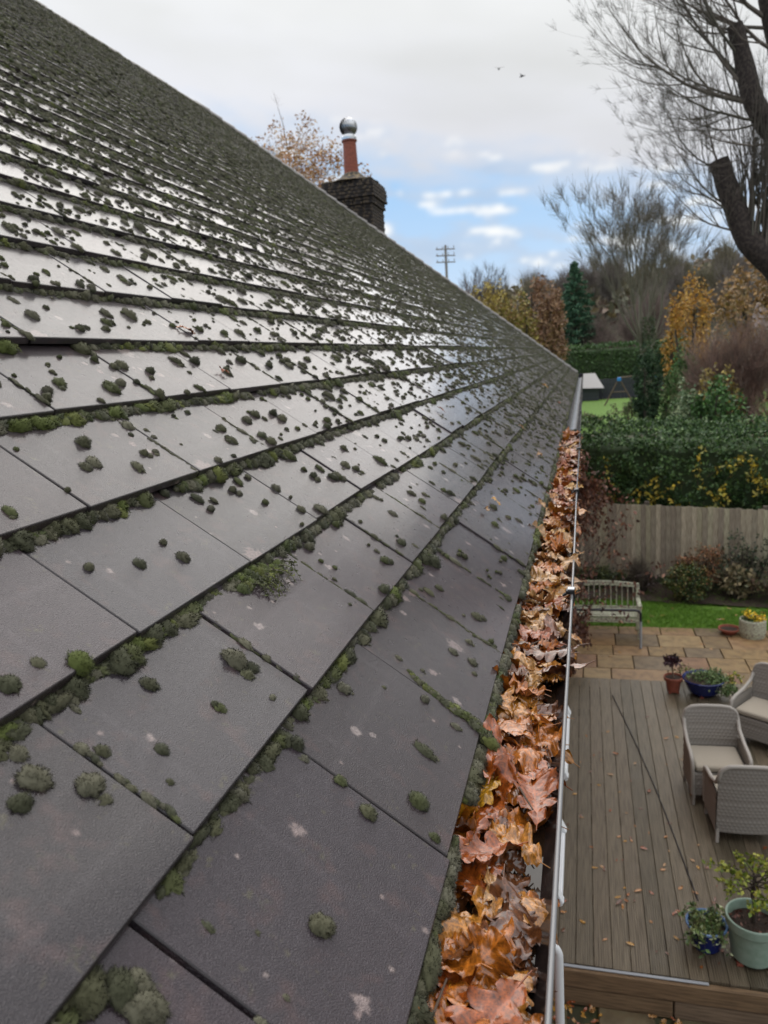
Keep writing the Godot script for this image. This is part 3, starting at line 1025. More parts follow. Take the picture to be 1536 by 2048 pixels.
func make_moss() -> void:
	var forms: Array = []
	for i in 6: forms.append(cushion(i, 1300))
	rng.seed = 555
	var all: Array = []       # [weight, transform, colour, form]
	var eye := Vector3(0, 5, 0)
	var greens := [Color(0.085, 0.085, 0.042), Color(0.110, 0.106, 0.061), Color(0.065, 0.068, 0.035), Color(0.129, 0.123, 0.080), Color(0.087, 0.097, 0.034)]
	var bright := [Color(0.091, 0.114, 0.023), Color(0.122, 0.137, 0.030), Color(0.065, 0.080, 0.023)]
	var add := func(u: float, z: float, off: float, r: float, long_u: float, long_z: float, high: float, cols: Array, where: int) -> void:
		var at := rp(u, z, off)
		if z < HIP_Z + maxf(u, 0.0) * cos(PITCH) - 0.05: return
		var b := Basis(Vector3(0, 0, -1), N, -U)
		b = b * Basis(Vector3.UP, rnd(-0.35, 0.35))
		b = b * Basis.from_scale(Vector3(r * long_z, r * high, r * long_u))
		b = b * Basis(Vector3.UP, rnd(0, TAU)) if absf(long_u - long_z) < 0.3 else b
		var d := (at - eye).length()
		var wgt := r * sqrt(long_u * long_z) / d
		if z > -0.28 or at.y - 5.0 > -z * 0.9 + 0.3: wgt = 0.0
		all.append([wgt, Transform3D(b, at), pick(cols, 0.28), rng.randi() % 6, where])
	for k in COURSES:
		var u0 := course_u(k)
		var u1 := course_u(k + 1)
		var z := 0.6
		var z_end := HIP_Z + k * GAUGE * cos(PITCH)
		while z > z_end:
			var far := -z
			var up := float(k)
			var patch := 0.65 + 0.9 * (noise.get_noise_2d(z * 0.9, k * 0.33) + 0.3)
			var n := (4.2 + minf(far * 4.4, 30.0) + minf(maxf(up - 1.5, 0.0) * 2.2, 46.0)) * clampf(patch, 0.35, 1.7)
			if far < 1.15 and k < 3: n *= 0.7
			var cnt := int(n + rng.randf())
			for i in cnt:
				var u := rnd(u0 + 0.006, u1 - 0.004)
				var r := 0.0045 + 0.0095 * pow(rng.randf(), 1.6)
				if rng.randf() < 0.04: r *= 1.5
				r *= 1.0 + 0.35 * smoothstep(8.0, 22.0, up)
				var lu := rnd(0.85, 1.2) if rng.randf() < 0.75 else rnd(1.3, 2.2)
				var zz := z - rng.randf() * TILE_W
				add.call(u, zz, -0.02 * (u - u0) / (u1 - u0) - r * 0.12, r, lu, rnd(0.8, 1.15), rnd(0.75, 1.2), greens, 0)
				if rng.randf() < 0.4:
					add.call(u - r * rnd(0.8, 1.6), zz + r * rnd(-1.2, 1.2), -0.02 * (u - u0) / (u1 - u0) - r * 0.12, r * rnd(0.5, 0.9), 1.0, 1.0, 0.9, greens, 0)
			# the line of moss under each tile's lower edge
			var m := 0.0
			while m < TILE_W:
				var q := noise.get_noise_2d((z - m) * 3.5, k * 7.7) + 0.16 * rnd(-1, 1) + (0.28 if k > 0 else 0.20) + 0.01 * far
				var r := rnd(0.005, 0.014) * (1.3 if q > 0.45 else 1.0)
				if q > 0.0:
					var low := u0 - rnd(0.0, 0.011) - 0.003
					var cols: Array = bright if q > 0.62 or rng.randf() < 0.07 else greens
					add.call(low, z - m, -0.021 if k > 0 else -0.014, r, rnd(0.7, 1.9), rnd(0.8, 2.2), rnd(0.7, 1.3), cols, 1 if k > 0 else 2)
					if k == 0 and q > 0.1:
						add.call(low - 0.004, z - m - 0.004, -0.026, r, 0.9, 1.3, 1.1, cols, 2)
				else:
					r *= 0.8
				m += r * 0.95
			z -= TILE_W
		# moss along some joints
		var phase := -0.98 + (0.165 if k % 2 == 0 else 0.0)
		if k == 0: phase = -0.87
		var zj := phase + TILE_W * 3.0
		while zj > maxf(z_end, -9.0):
			if noise.get_noise_2d(zj * 5.0, k * 3.1) > -0.12:
				var u := u0 + rnd(0.0, 0.02)
				var stop := u0 + (u1 - u0) * rnd(0.3, 1.0)
				while u < stop:
					var r := rnd(0.0028, 0.0055)
					if rng.randf() < 0.12: r *= 2.0
					if rng.randf() < 0.8:
						add.call(u, zj + rnd(-0.003, 0.003), -0.02 * (u - u0) / (u1 - u0), r, rnd(1.2, 2.4), 0.9, 0.7, greens, 3)
					u += r * 1.8
			zj -= TILE_W
	# the cushions and clumps that stand out in the picture
	for q in [[0.25, -0.647, 0.0135], [2.32, -1.053, 0.012], [2.43, -0.965, 0.010], [0.02, -0.93, 0.014], [1.7, -0.563, 0.017], [1.84, -0.576, 0.012], [0.84, -0.465, 0.017], [0.80, -0.475, 0.015], [0.74, -0.463, 0.016], [0.70, -0.47, 0.013], [2.04, -0.714, 0.015], [3.39, -1.111, 0.014], [1.34, -0.82, 0.009], [1.38, -0.937, 0.011], [0.51, -0.866, 0.010], [0.28, -0.846, 0.012], [-0.13, -0.838, 0.014], [1.72, -0.778, 0.012], [2.13, -0.622, 0.013], [1.6, -0.645, 0.009], [-0.13, -0.678, 0.009], [2.16, -0.674, 0.009], [1.4, -0.699, 0.009], [1.25, -0.666, 0.006]]:
		add.call(q[0] * GAUGE, q[1], -0.02 * fposmod(q[0], 1.0) - 0.002, q[2], 1.15, 1.0, 0.9, greens, 0)
	# thick green moss creeping down a joint to the eave
	for i in 46:
		var t := i / 45.0
		add.call(lerpf(0.10, -0.078, t), -1.243 + 0.012 * sin(t * 5.0) + 0.05 * t * t + rnd(-0.006, 0.006), -0.012 * (1.0 - t), lerpf(0.005, 0.014, t), 1.4, 1.1, 0.9, bright if rng.randf() < 0.4 else greens, 3)
	# the bright tuft on the second course and its spread
	for i in 60:
		var t := rng.randf()
		add.call(2.0 * GAUGE - rnd(0.0, 0.03) - 0.02 * t, -1.10 - 0.16 * t, -0.018, rnd(0.006, 0.013), 1.2, 1.2, rnd(0.9, 1.4), bright, 1)
	all.sort_custom(func(p, q): return p[0] > q[0])
	var rest: Array = []
	var cols: Array = []
	for i in 6:
		rest.append([]); cols.append(PackedColorArray())
	var made: Array = []
	var coats: Array = []
	for i in 7:
		var c: Color = (greens + bright)[i]
		var m := mat("moss_%d" % i, lin(c.r, c.g, c.b), 0.9)
		m.vertex_color_use_as_albedo = true
		m.rim_enabled = true; m.rim = 0.25
		m.backlight_enabled = true; m.backlight = Color(0.10, 0.12, 0.05)
		coats.append(m)
	for i in all.size():
		var e: Array = all[i]
		if i < 300:
			var c: Color = e[2]
			var best := 0
			for j in 7:
				var d: Color = (greens + bright)[j]
				var o: Color = (greens + bright)[best]
				if absf(d.r - c.r) + absf(d.g - c.g) + absf(d.b - c.b) < absf(o.r - c.r) + absf(o.g - c.g) + absf(o.b - c.b): best = j
			var o := put(forms[e[3]], "moss_cushion", coats[best])
			o.transform = e[1]
			var hue := "bright green" if best > 4 else "pale olive" if best in [1, 3] else "dark olive"
			var spot: String = ["on the face of a roof tile", "along the lower edge of a tile course", "on the eave edge above the gutter", "in the joint between two tiles"][e[4]]
			tag(o, "%s moss cushion growing %s" % [hue, spot], "moss", "%s moss cushions %s" % [hue, spot])
		else:
			rest[e[3]].append(e[1])
			cols[e[3]].append(e[2])
	for i in 6:
		tag(scatter("moss", forms[i], mats.moss, rest[i], cols[i]), "small moss cushions spread thickly over the grey roof tiles", "moss", "moss spread over the roof", "stuff")
	# trailing strands that hang from the tuft
	var g := Geo.new()
	for i in 20:
		var t := rng.randf()
		var z := -1.13 - 0.15 * t
		var u := 2.0 * GAUGE - 0.03
		var pts := PackedVector3Array()
		var rad := PackedFloat32Array()
		var len := rnd(0.02, 0.06)
		var drift := rnd(-0.1, 0.35)
		var c := pick(bright + greens, 0.3)
		g.tint = c
		for j in 6:
			var s := j / 5.0
			pts.append(rp(u - len * s, z - drift * len * s, -0.013 + 0.010 * sin(s * PI) + 0.003)); rad.append(0.0012 * (1.0 - s * 0.7))
		g.tube(pts, rad, 4, false)
		for j in 16:
			var s := rnd(0.0, 1.0)
			var at := rp(u - len * s, z - drift * len * s, -0.013 + 0.010 * sin(s * PI) + 0.003)
			var e := ball().normalized() * 0.007
			g.flat(at, at + e, at + e * 0.5 + ball() * 0.006)
	tag(build(g, "trailing_moss", mats.moss), "tuft of stringy yellow-green moss trailing down from a tile edge", "moss")

# ---------------------------------------------------------------- oak leaves
func oak_leaf(sd: int, width := 0.062, length := 0.118) -> ArrayMesh:
	rng.seed = 3000 + sd
	var g := Geo.new()
	var st := 40
	var lobes := rnd(3.2, 5.2)
	var depth := rnd(0.30, 0.62)
	var ph := rnd(0.0, 0.3)
	var bend := rnd(-0.5, 0.8)
	var fold := rnd(-0.35, 0.75)
	var rip := rnd(0.008, 0.024)
	var twist := rnd(-0.8, 0.8)
	var rows: Array = []
	for i in st + 1:
		var s := float(i) / st
		var env := pow(sin(PI * clampf(pow(s, 0.75), 0.0, 1.0)), 0.75) * (0.55 + 0.75 * s) * 0.86
		var row: Array = []
		for j in 9:
			var x := (j - 4) / 4.0
			var side := signf(x) if x != 0.0 else 1.0
			var lob := depth + (1.0 - depth) * pow(absf(sin(PI * (lobes * s + ph + (0.12 if side > 0 else 0.0)))), 0.7)
			if s > 0.93: lob = lerpf(lob, 0.9, (s - 0.93) / 0.07)
			var hw := maxf(width * 0.5 * env * lob * 1.25, 0.0012 if s < 0.1 else 0.0)
			var px := x * hw
			var pz := (s - 0.5) * length + absf(x) * hw * 0.35
			var py := bend * length * pow((s - 0.5) * 2.0, 2.0) * 0.35 + fold * absf(px) + rip * noise.get_noise_3d(px * 26.0 + sd * 13.0, s * 2.3, sd * 3.0) * (0.3 + absf(x)) * 1.6
			var q := Vector3(px, py, pz).rotated(Vector3(0, 0, 1), twist * (s - 0.5))
			row.append([q, Vector2(0.5 + x * 0.5 * clampf(hw / (width * 0.5), 0.05, 1.0), s)])
		rows.append(row)
	var ids: Array = []
	for i in st + 1:
		var line: Array = []
		for j in 9:
			var a: Vector3 = rows[mini(i + 1, st)][j][0] - rows[maxi(i - 1, 0)][j][0]
			var b: Vector3 = rows[i][mini(j + 1, 8)][0] - rows[i][maxi(j - 1, 0)][0]
			var nor := a.cross(b)
			nor = nor.normalized() if nor.length() > 1e-9 else Vector3.UP
			if nor.y < 0: nor = -nor
			line.append(g.p(rows[i][j][0], nor, rows[i][j][1]))
		ids.append(line)
	for i in st:
		for j in 8:
			g.four(ids[i][j], ids[i][j + 1], ids[i + 1][j + 1], ids[i + 1][j])
	# leaf stalk
	var p0: Vector3 = rows[0][4][0]
	g.tube(PackedVector3Array([rows[3][4][0], p0, p0 + Vector3(0.002, 0.002, -0.016)]), PackedFloat32Array([0.0008, 0.0011, 0.0009]), 4, false)
	return g.mesh()

func vein_texture() -> ImageTexture:
	var img := Image.create(192, 384, false, Image.FORMAT_RGBA8)
	for y in 384:
		for x in 192:
			var u := (x + 0.5) / 192.0 - 0.5
			var v := (y + 0.5) / 384.0
			var k := 0.80 + 0.35 * noise.get_noise_2d(x * 0.03, y * 0.03) + 0.22 * noise.get_noise_2d(x * 0.11 + 50.0, y * 0.11)
			var spot := noise.get_noise_2d(x * 0.16 + 300.0, y * 0.16)
			if spot > 0.42: k *= 0.55
			var w := fposmod(v * 9.0 - absf(u) * 3.2, 1.0)
			var vein := smoothstep(0.07, 0.0, absf(w - 0.5)) * smoothstep(0.5, 0.1, absf(u)) * 0.6
			vein = maxf(vein, smoothstep(0.022, 0.008, absf(u)))
			var c := Color(k, k * 0.97, k * 0.92).lerp(Color(1.0, 0.93, 0.78), vein * 0.6)
			img.set_pixel(x, y, c.clamp())
	img.generate_mipmaps()
	return ImageTexture.create_from_image(img)

func make_leaves() -> void:
	for i in 22: oak_meshes.append(oak_leaf(i, 0.050 + 0.012 * (i % 4), 0.095 + 0.014 * (i % 5)))
	var vt := vein_texture()
	var kinds := [["orange-brown", Color(0.60, 0.20, 0.025)], ["russet", Color(0.45, 0.115, 0.02)], ["pale tan", Color(0.66, 0.38, 0.15)], ["dark brown", Color(0.21, 0.08, 0.03)], ["yellow-brown", Color(0.72, 0.38, 0.03)], ["purplish brown", Color(0.30, 0.135, 0.08)], ["golden brown", Color(0.66, 0.29, 0.05)]]
	for k in kinds:
		var c: Color = k[1]
		var m := mat("oak_" + str(leaf_mats.size()), lin(c.r, c.g, c.b), 0.28, vt)
		m.clearcoat_enabled = true
		m.clearcoat = 0.8
		m.clearcoat_roughness = 0.06
		m.backlight_enabled = true
		m.backlight = Color(0.22, 0.16, 0.1)
		leaf_mats.append([m, k[0]])
	rng.seed = 77
	var weights := [0, 0, 0, 0, 0, 1, 1, 1, 2, 3, 3, 4, 5, 5, 6, 6]
	# what lies under the water and deep in the pile
	var deep := [[], [], []]
	var dc := [PackedColorArray(), PackedColorArray(), PackedColorArray()]
	for i in 620:
		var z := -0.1 - 6.6 * rng.randf()
		var x := rnd(-0.185, -0.075)
		var cap := 4.34 - sqrt(maxf(0.0, 1.0 - pow((x + 0.1235) / 0.0805, 2.0))) * 0.079
		var b := Basis(Vector3.UP, rnd(0, TAU)) * Basis(Vector3.RIGHT, rnd(-0.35, 0.35)) * Basis(Vector3.BACK, rnd(-0.4, 0.4))
		deep[i % 3].append(Transform3D(b.scaled(Vector3.ONE * rnd(0.7, 1.0)), Vector3(x, maxf(cap + 0.012, rnd(4.278, 4.304)), z)))
		dc[i % 3].append(Color.WHITE)
	for i in 3:
		tag(scatter("leaf_litter", oak_meshes[i * 4 + 1], leaf_mats[[0, 3, 6][i]][0], deep[i], dc[i]), "sodden brown leaves lying under water in the gutter", "leaves", "leaves under water in the gutter", "stuff")
	# the top of the pile, leaf by leaf
	for i in 296:
		var t := float(i) / 296.0
		var z := -0.28 - 6.35 * pow(t, 1.12) + rnd(-0.02, 0.02)
		var near := smoothstep(-1.6, -0.4, z)
		var x := rnd(-0.178, lerpf(-0.072, -0.092, near))
		var tilt := 0.6 if rng.randf() < 0.25 else 0.2
		var b := Basis(Vector3.UP, rnd(0, TAU)) * Basis(Vector3.RIGHT, rnd(-tilt, tilt)) * Basis(Vector3.BACK, rnd(-tilt, tilt))
		if rng.randf() < 0.4: b = b * Basis(Vector3.BACK, PI)
		var k: int = weights[rng.randi() % weights.size()]
		if z < -1.75 and z > -2.9 and rng.randf() < 0.35: k = 2
		var o := put(oak_meshes[rng.randi() % 22], "oak_leaf", leaf_mats[k][0])
		o.transform = Transform3D(b.scaled(Vector3.ONE * rnd(0.8, 1.2)), Vector3(x, rnd(4.302, 4.325) + 0.012 * smoothstep(-0.12, -0.18, x), z))
		tag(o, "wet %s oak leaf in the heap that fills the gutter" % leaf_mats[k][1], "leaf", "%s oak leaves in the gutter" % leaf_mats[k][1])
	# twigs fallen into the gutter
	for i in 9:
		var g := Geo.new()
		g.tint = Color(0.10, 0.07, 0.05)
		var z := -0.6 - i * 0.55
		var p := Vector3(rnd(-0.17, -0.12), 4.325, z)
		var q := p + Vector3(rnd(0.0, 0.06), rnd(-0.004, 0.012), rnd(-0.16, 0.16))
		g.tube(PackedVector3Array([p, p.lerp(q, 0.5) + ball() * 0.006, q]), PackedFloat32Array([0.0022, 0.0018, 0.0012]), 6)
		tag(build(g, "twig", mats.twig), "thin brown twig lying among the oak leaves in the gutter", "twig", "twigs in the gutter")
	# strays on the tiles
	var stray := [[5.25, -2.05, 0, "curled orange leaf resting on the mossy tiles", 0.55], [4.35, -1.95, 1, "small russet leaf caught against a moss cushion", 0.3], [0.55, -2.75, 4, "slender yellow leaf lying low on the tiles near the gutter", 0.4], [0.62, -2.55, 2, "thin pale leaf lying on tiles beside a yellow one", 0.4], [0.2, -4.4, 2, "pale leaf fragment near the eave of the roof", 0.6], [1.0, -4.9, 2, "pale tan leaf fragment on the second tile course", 0.5], [2.6, -3.6, 1, "pinkish brown leaf scrap among the moss", 0.4], [0.3, -8.5, 1, "russet leaf scrap on the eave tiles far along the roof", 0.8], [1.4, -9.5, 4, "yellow leaf scrap on the tiles far along the roof", 0.8]]
	for q in stray:
		var o := put(oak_meshes[rng.randi() % 22], "fallen_leaf", leaf_mats[q[2]][0])
		var b := Basis(Vector3(0, 0, -1), N, -U) * Basis(Vector3.UP, rnd(0, TAU))
		o.transform = Transform3D(b * Basis.from_scale(Vector3(q[4] * 0.6, q[4], q[4])), rp(q[0] * GAUGE, q[1], 0.004))
		tag(o, q[3], "leaf")
	# leaves dropped on the decking
	for i in 120:
		var x := rnd(-0.25, 1.9)
		var z := rnd(-5.75, -10.4)
		if rng.randf() < 0.55: z = rnd(-5.75, -7.8)
		var k := rng.randi() % 7
		var o := put(oak_meshes[rng.randi() % 22], "deck_leaf", leaf_mats[k][0])
		o.transform = Transform3D(Basis(Vector3.UP, rnd(0, TAU)).scaled(Vector3(1, 0.5, 1) * rnd(0.3, 0.62)), Vector3(x, 0.006, z))
		tag(o, "%s dead leaf lying on the wet decking" % leaf_mats[k][1], "leaf", "%s leaves scattered on the decking" % leaf_mats[k][1])
	for i in 34:
		var x := rnd(0.2, 3.6)
		var on_lawn := i % 3 != 0
		var k: int = [2, 4, 6, 2][i % 4]
		var o := put(oak_meshes[rng.randi() % 22], "lawn_leaf" if on_lawn else "patio_leaf", leaf_mats[k][0])
		o.transform = Transform3D(Basis(Vector3.UP, rnd(0, TAU)).scaled(Vector3(1, 0.5, 1) * rnd(0.5, 0.9)), Vector3(x, -0.296 if on_lawn else -0.284, rnd(-14.9, -15.9) if on_lawn else rnd(-11.9, -14.1)))
		tag(o, "%s dead leaf lying on the %s" % [leaf_mats[k][1], "lawn" if on_lawn else "patio slabs"], "leaf", "%s leaves on the %s" % [leaf_mats[k][1], "lawn" if on_lawn else "patio"])
	# leaf litter below the decking
	var lp: Array = []
	var lc := PackedColorArray()
	var rp2 := [[], [], []]
	var rc2 := [PackedColorArray(), PackedColorArray(), PackedColorArray()]
	for i in 520:
		var x := rnd(-0.6, 1.9)
		if (x > 0.06 and x < 0.46) or x > 0.66:
			if rng.randf() < 0.88: continue
		rp2[i % 3].append(Transform3D(Basis(Vector3.UP, rnd(0, TAU)) * Basis(Vector3.RIGHT, rnd(-0.4, 0.4)) * Basis.from_scale(Vector3(1, 0.6, 1) * rnd(0.35, 0.8)), Vector3(x, -0.292 + rnd(-0.01, 0.012), rnd(-4.9, -5.56))))
		rc2[i % 3].append(Color.WHITE)
	for i in 3:
		tag(scatter("path_litter", oak_meshes[i * 5], leaf_mats[[1, 4, 2][i]][0], rp2[i], rc2[i]), "brown and yellow leaf litter on the path below the decking", "leaves", "leaf litter below the decking", "stuff")

# ---------------------------------------------------------------- garden furniture
func weave(g: Geo, o: Vector3, du: Vector3, dv: Vector3, nor: Vector3, nu: int, nv: int, bow := 0.0, round_top := 0.0) -> void:
	# a woven panel: flat bands running along du that pass over and under uprights
	for side in [1.0, -1.0]:
		var ids: Array = []
		for j in nv * 3 + 1:
			var line: Array = []
			var t := float(j) / (nv * 3)
			for i in nu * 2 + 1:
				var s := float(i) / (nu * 2)
				var lift := 0.0025
				var q := j % 3
				if q != 0:
					var row := int(j / 3.0)
					lift = 0.0055 + (0.0045 if (i + row) % 2 == 0 else -0.001)
					if row % 5 == 4: lift -= 0.004
				var inset := 0.0
				if round_top > 0.0 and t > 1.0 - round_top:
					var w := (t - (1.0 - round_top)) / round_top
					inset = (1.0 - sqrt(maxf(0.0, 1.0 - w * w))) * 0.13
				var ss := lerpf(inset, 1.0 - inset, s)
				var pos: Vector3 = o + du * ss + dv * t + nor * (bow * (4.0 * (ss - 0.5) * (ss - 0.5))) + nor * side * (lift + 0.004)
				line.append(pos)
			ids.append(line)
		var vid: Array = []
		for j in ids.size():
			var line: Array = []
			for i in ids[j].size():
				var a: Vector3 = ids[j][mini(i + 1, ids[j].size() - 1)] - ids[j][maxi(i - 1, 0)]
				var b: Vector3 = ids[mini(j + 1, ids.size() - 1)][i] - ids[maxi(j - 1, 0)][i]
				var n := a.cross(b).normalized()
				if n.dot(nor) * side < 0: n = -n
				line.append(g.p(ids[j][i], n))
			vid.append(line)
		for j in vid.size() - 1:
			for i in vid[j].size() - 1:
				g.four(vid[j][i], vid[j][i + 1], vid[j + 1][i + 1], vid[j + 1][i])

func make_chair(label: String, at: Vector3, turn: float) -> Node3D:
	var c := thing("wicker_chair", label, "chair", at, turn, "wicker armchairs on the decking")
	var w := 0.29
	var g := Geo.new()
	weave(g, Vector3(-w, 0.12, -0.27), Vector3(2 * w, 0, 0), Vector3(0, 0.76, -0.07), Vector3(0, 0.1, 1).normalized(), 14, 20, 0.02, 0.16)
	build(g, "backrest", mats.wicker, c)
	for s in [-1.0, 1.0]:
		g = Geo.new()
		weave(g, Vector3(s * w, 0.12, -0.27), Vector3(0, 0, 0.53), Vector3(0, 0.44, 0), Vector3(s, 0, 0), 12, 12)
		build(g, "side_panel", mats.wicker, c)
	g = Geo.new()
	weave(g, Vector3(-w, 0.12, 0.255), Vector3(2 * w, 0, 0), Vector3(0, 0.26, 0), Vector3(0, 0, 1), 14, 7)
	build(g, "front_panel", mats.wicker, c)
	g = Geo.new()
	g.box(Vector3(0, 0.37, 0.0), Vector3(0.55, 0.03, 0.5), 0.01)
	build(g, "seat", mats.wicker, c)
	g = Geo.new()
	g.box(Vector3(0, 0.425, 0.01), Vector3(0.53, 0.08, 0.5), 0.03)
	build(g, "cushion", mats.cushion, c)
	# rolled rim: up one arm, over the back, down the other arm
	var pts := PackedVector3Array()
	var rad := PackedFloat32Array()
	var path := [Vector3(-w, 0.14, 0.27), Vector3(-w - 0.005, 0.46, 0.275), Vector3(-w - 0.008, 0.545, 0.25), Vector3(-w - 0.008, 0.575, 0.17), Vector3(-w - 0.006, 0.60, -0.05), Vector3(-w - 0.002, 0.66, -0.24), Vector3(-w, 0.76, -0.325), Vector3(-w + 0.02, 0.84, -0.335), Vector3(-w + 0.09, 0.885, -0.34), Vector3(-0.1, 0.893, -0.345), Vector3(0.1, 0.893, -0.345), Vector3(w - 0.09, 0.885, -0.34), Vector3(w - 0.02, 0.84, -0.335), Vector3(w, 0.76, -0.325), Vector3(w + 0.002, 0.66, -0.24), Vector3(w + 0.006, 0.60, -0.05), Vector3(w + 0.008, 0.575, 0.17), Vector3(w + 0.008, 0.545, 0.25), Vector3(w + 0.005, 0.46, 0.275), Vector3(w, 0.14, 0.27)]
	var curve := Curve3D.new()
	for i in path.size():
		var tg: Vector3 = (path[mini(i + 1, path.size() - 1)] - path[maxi(i - 1, 0)]) * 0.17
		curve.add_point(path[i], -tg, tg)
	for i in 90:
		pts.append(curve.sample_baked(curve.get_baked_length() * i / 89.0)); rad.append(0.0215)
	g = Geo.new()
	g.tube(pts, rad, 10)
	build(g, "rim", mats.wicker_pale, c)
	for q in [Vector3(-1, 0, 1), Vector3(1, 0, 1), Vector3(-1, 0, -1), Vector3(1, 0, -1)]:
		g = Geo.new()
		g.bar(Vector3(q.x * (w - 0.01), 0, q.z * 0.255), Vector3(q.x * (w - 0.015), 0.16, q.z * 0.25), 0.034, 0.034, 0.006)
		build(g, "leg", mats.wicker_pale, c)
	return c

func make_furniture() -> void:
	make_chair("wicker armchair with cushion, facing the house end of the decking, arms open", Vector3(1.36, 0, -8.45), 0.05)
	make_chair("wicker armchair with its tall woven back turned towards the potted sapling", Vector3(1.50, 0, -7.80), PI + 0.06)
	make_chair("wicker armchair standing apart beside the potted plants at the patio end", Vector3(2.12, 0, -9.75), -0.62)
	# bench
	var b := thing("garden_bench", "old lichen-covered slatted wooden bench on the patio by the lawn", "bench", Vector3(0.27, -0.292, -14.25))
	var g := Geo.new()
	for s in [-1.0, 1.0]:
		for q in [[0.02, -0.24, 0.86], [0.0, 0.24, 0.62]]:
			g = Geo.new()
			g.bar(Vector3(s * 0.64, 0, q[1]), Vector3(s * 0.64, q[2], q[1] - q[0] * 3.0), 0.065, 0.065, 0.008)
			build(g, "leg", mats.bench_wood, b)
		g = Geo.new()
		g.bar(Vector3(s * 0.64, 0.62, -0.27), Vector3(s * 0.64, 0.635, 0.29), 0.08, 0.035, 0.008)
		build(g, "armrest", mats.bench_wood, b)
	for i in 5:
		g = Geo.new()
		g.bar(Vector3(-0.63, 0.42 + 0.008 * i * (i - 3) * 0.3, -0.2 + i * 0.105), Vector3(0.63, 0.42 + 0.008 * i * (i - 3) * 0.3, -0.2 + i * 0.105), 0.085, 0.024, 0.006)
		build(g, "seat_slat", mats.bench_wood, b)
	for i in 12:
		g = Geo.new()
		var x := -0.56 + i * 0.102
		g.bar(Vector3(x, 0.46, -0.255), Vector3(x, 0.87, -0.295), 0.045, 0.018, 0.004)
		build(g, "back_slat", mats.bench_wood, b)
	g = Geo.new()
	var prev := Vector3(-0.66, 0.86, -0.295)
	for i in 9:
		var x := -0.66 + (i + 1) * 1.32 / 9.0
		var p := Vector3(x, 0.86 + 0.05 * sin((i + 1) / 9.0 * PI), -0.295)
		g.bar(prev, p, 0.045, 0.085, 0.006)
		prev = p
	build(g, "top_rail", mats.bench_wood, b)
	g = Geo.new()
	g.bar(Vector3(-0.63, 0.44, -0.25), Vector3(0.63, 0.44, -0.25), 0.04, 0.06, 0.005)
	g.bar(Vector3(-0.63, 0.36, 0.25), Vector3(0.63, 0.36, 0.25), 0.03, 0.09, 0.005)
	build(g, "rail", mats.bench_wood, b)
	# black tube rail with a grey foot in front of the bench
	var r := thing("tube_rail", "thin black tube rail with a grey end standing across the bench front", "rail", Vector3(0, 0, -13.55))
	g = Geo.new()
	var pts := PackedVector3Array([Vector3(-0.5, 0.40, 0), Vector3(0.2, 0.41, 0), Vector3(0.80, 0.415, 0), Vector3(0.87, 0.40, 0), Vector3(0.90, 0.35, 0), Vector3(0.90, 0.20, 0)])
	g.tube(pts, PackedFloat32Array([0.022, 0.022, 0.022, 0.022, 0.022, 0.022]), 10)
	build(g, "bar", mats.black_metal, r)
	g = Geo.new()
	g.stick(Vector3(0.90, 0.21, 0), Vector3(0.90, -0.29, 0), 0.023, 0.023, 10)
	g.stick(Vector3(-0.46, 0.40, 0), Vector3(-0.46, -0.29, 0), 0.023, 0.023, 10)
	build(g, "post", mats.grey_rubber, r)

# ---------------------------------------------------------------- foliage tools
func leaf_mesh() -> ArrayMesh:
	var g := Geo.new()
	var n := Vector3(0, 1, 0)
	var a := g.p(Vector3(0, 0, 0), n); var b := g.p(Vector3(0.28, 0.06, 0.45), (n + Vector3(0.3, 0, 0)).normalized()); var c := g.p(Vector3(0, -0.02, 1.0), n); var d := g.p(Vector3(-0.28, 0.06, 0.45), (n - Vector3(0.3, 0, 0)).normalized()); var m := g.p(Vector3(0, 0, 0.45), n)
	g.tri(a, b, m); g.tri(b, c, m); g.tri(c, d, m); g.tri(d, a, m)
	return g.mesh()

func spray_mesh(sd: int, n := 8, r := 0.0075) -> ArrayMesh:
	rng.seed = 5000 + sd
	var g := Geo.new()
	for i in n:
		var d := (Vector3(0, 0.75, 0) + ball() * 0.95).normalized()
		var o := Vector3(0, rnd(0, 0.45), 0)
		var l := rnd(0.35, 0.8)
		var v := rnd(0.7, 1.2)
		g.tint = Color(v, v, v)
		var mid := o + d * l * 0.5
		g.tube(PackedVector3Array([o, mid, mid + (d + Vector3(0, 0.9, 0) + ball() * 0.35).normalized() * l * 0.5]), PackedFloat32Array([r, r * 0.8, r * 0.4]), 3, false)
	g.tube(PackedVector3Array([Vector3.ZERO, Vector3(0, 0.5, 0), Vector3(0.05, 1, 0)]), PackedFloat32Array([r * 1.5, r, r * 0.5]), 3, false)
	return g.mesh()

var one_leaf: ArrayMesh
var sprays: Array = []

func foliage(parent: Node, called: String, pts: PackedVector3Array, size: float, cols: Array, m: Material, droop := 0.0) -> MultiMeshInstance3D:
	if one_leaf == null: one_leaf = leaf_mesh()
	var pl: Array = []
	var cl := PackedColorArray()
	for p in pts:
		var b := turned()
		if droop != 0.0:
			var z := (Vector3(0, -droop, 0) + ball() * 0.6).normalized()
			var x := z.cross(ball()).normalized()
			b = Basis(x, z.cross(x), z)
		var k := size * rnd(0.65, 1.3)
		pl.append(Transform3D(b.scaled(Vector3.ONE * k), p))
		cl.append(pick(cols, 0.3))
	return scatter(called, one_leaf, m, pl, cl, parent)

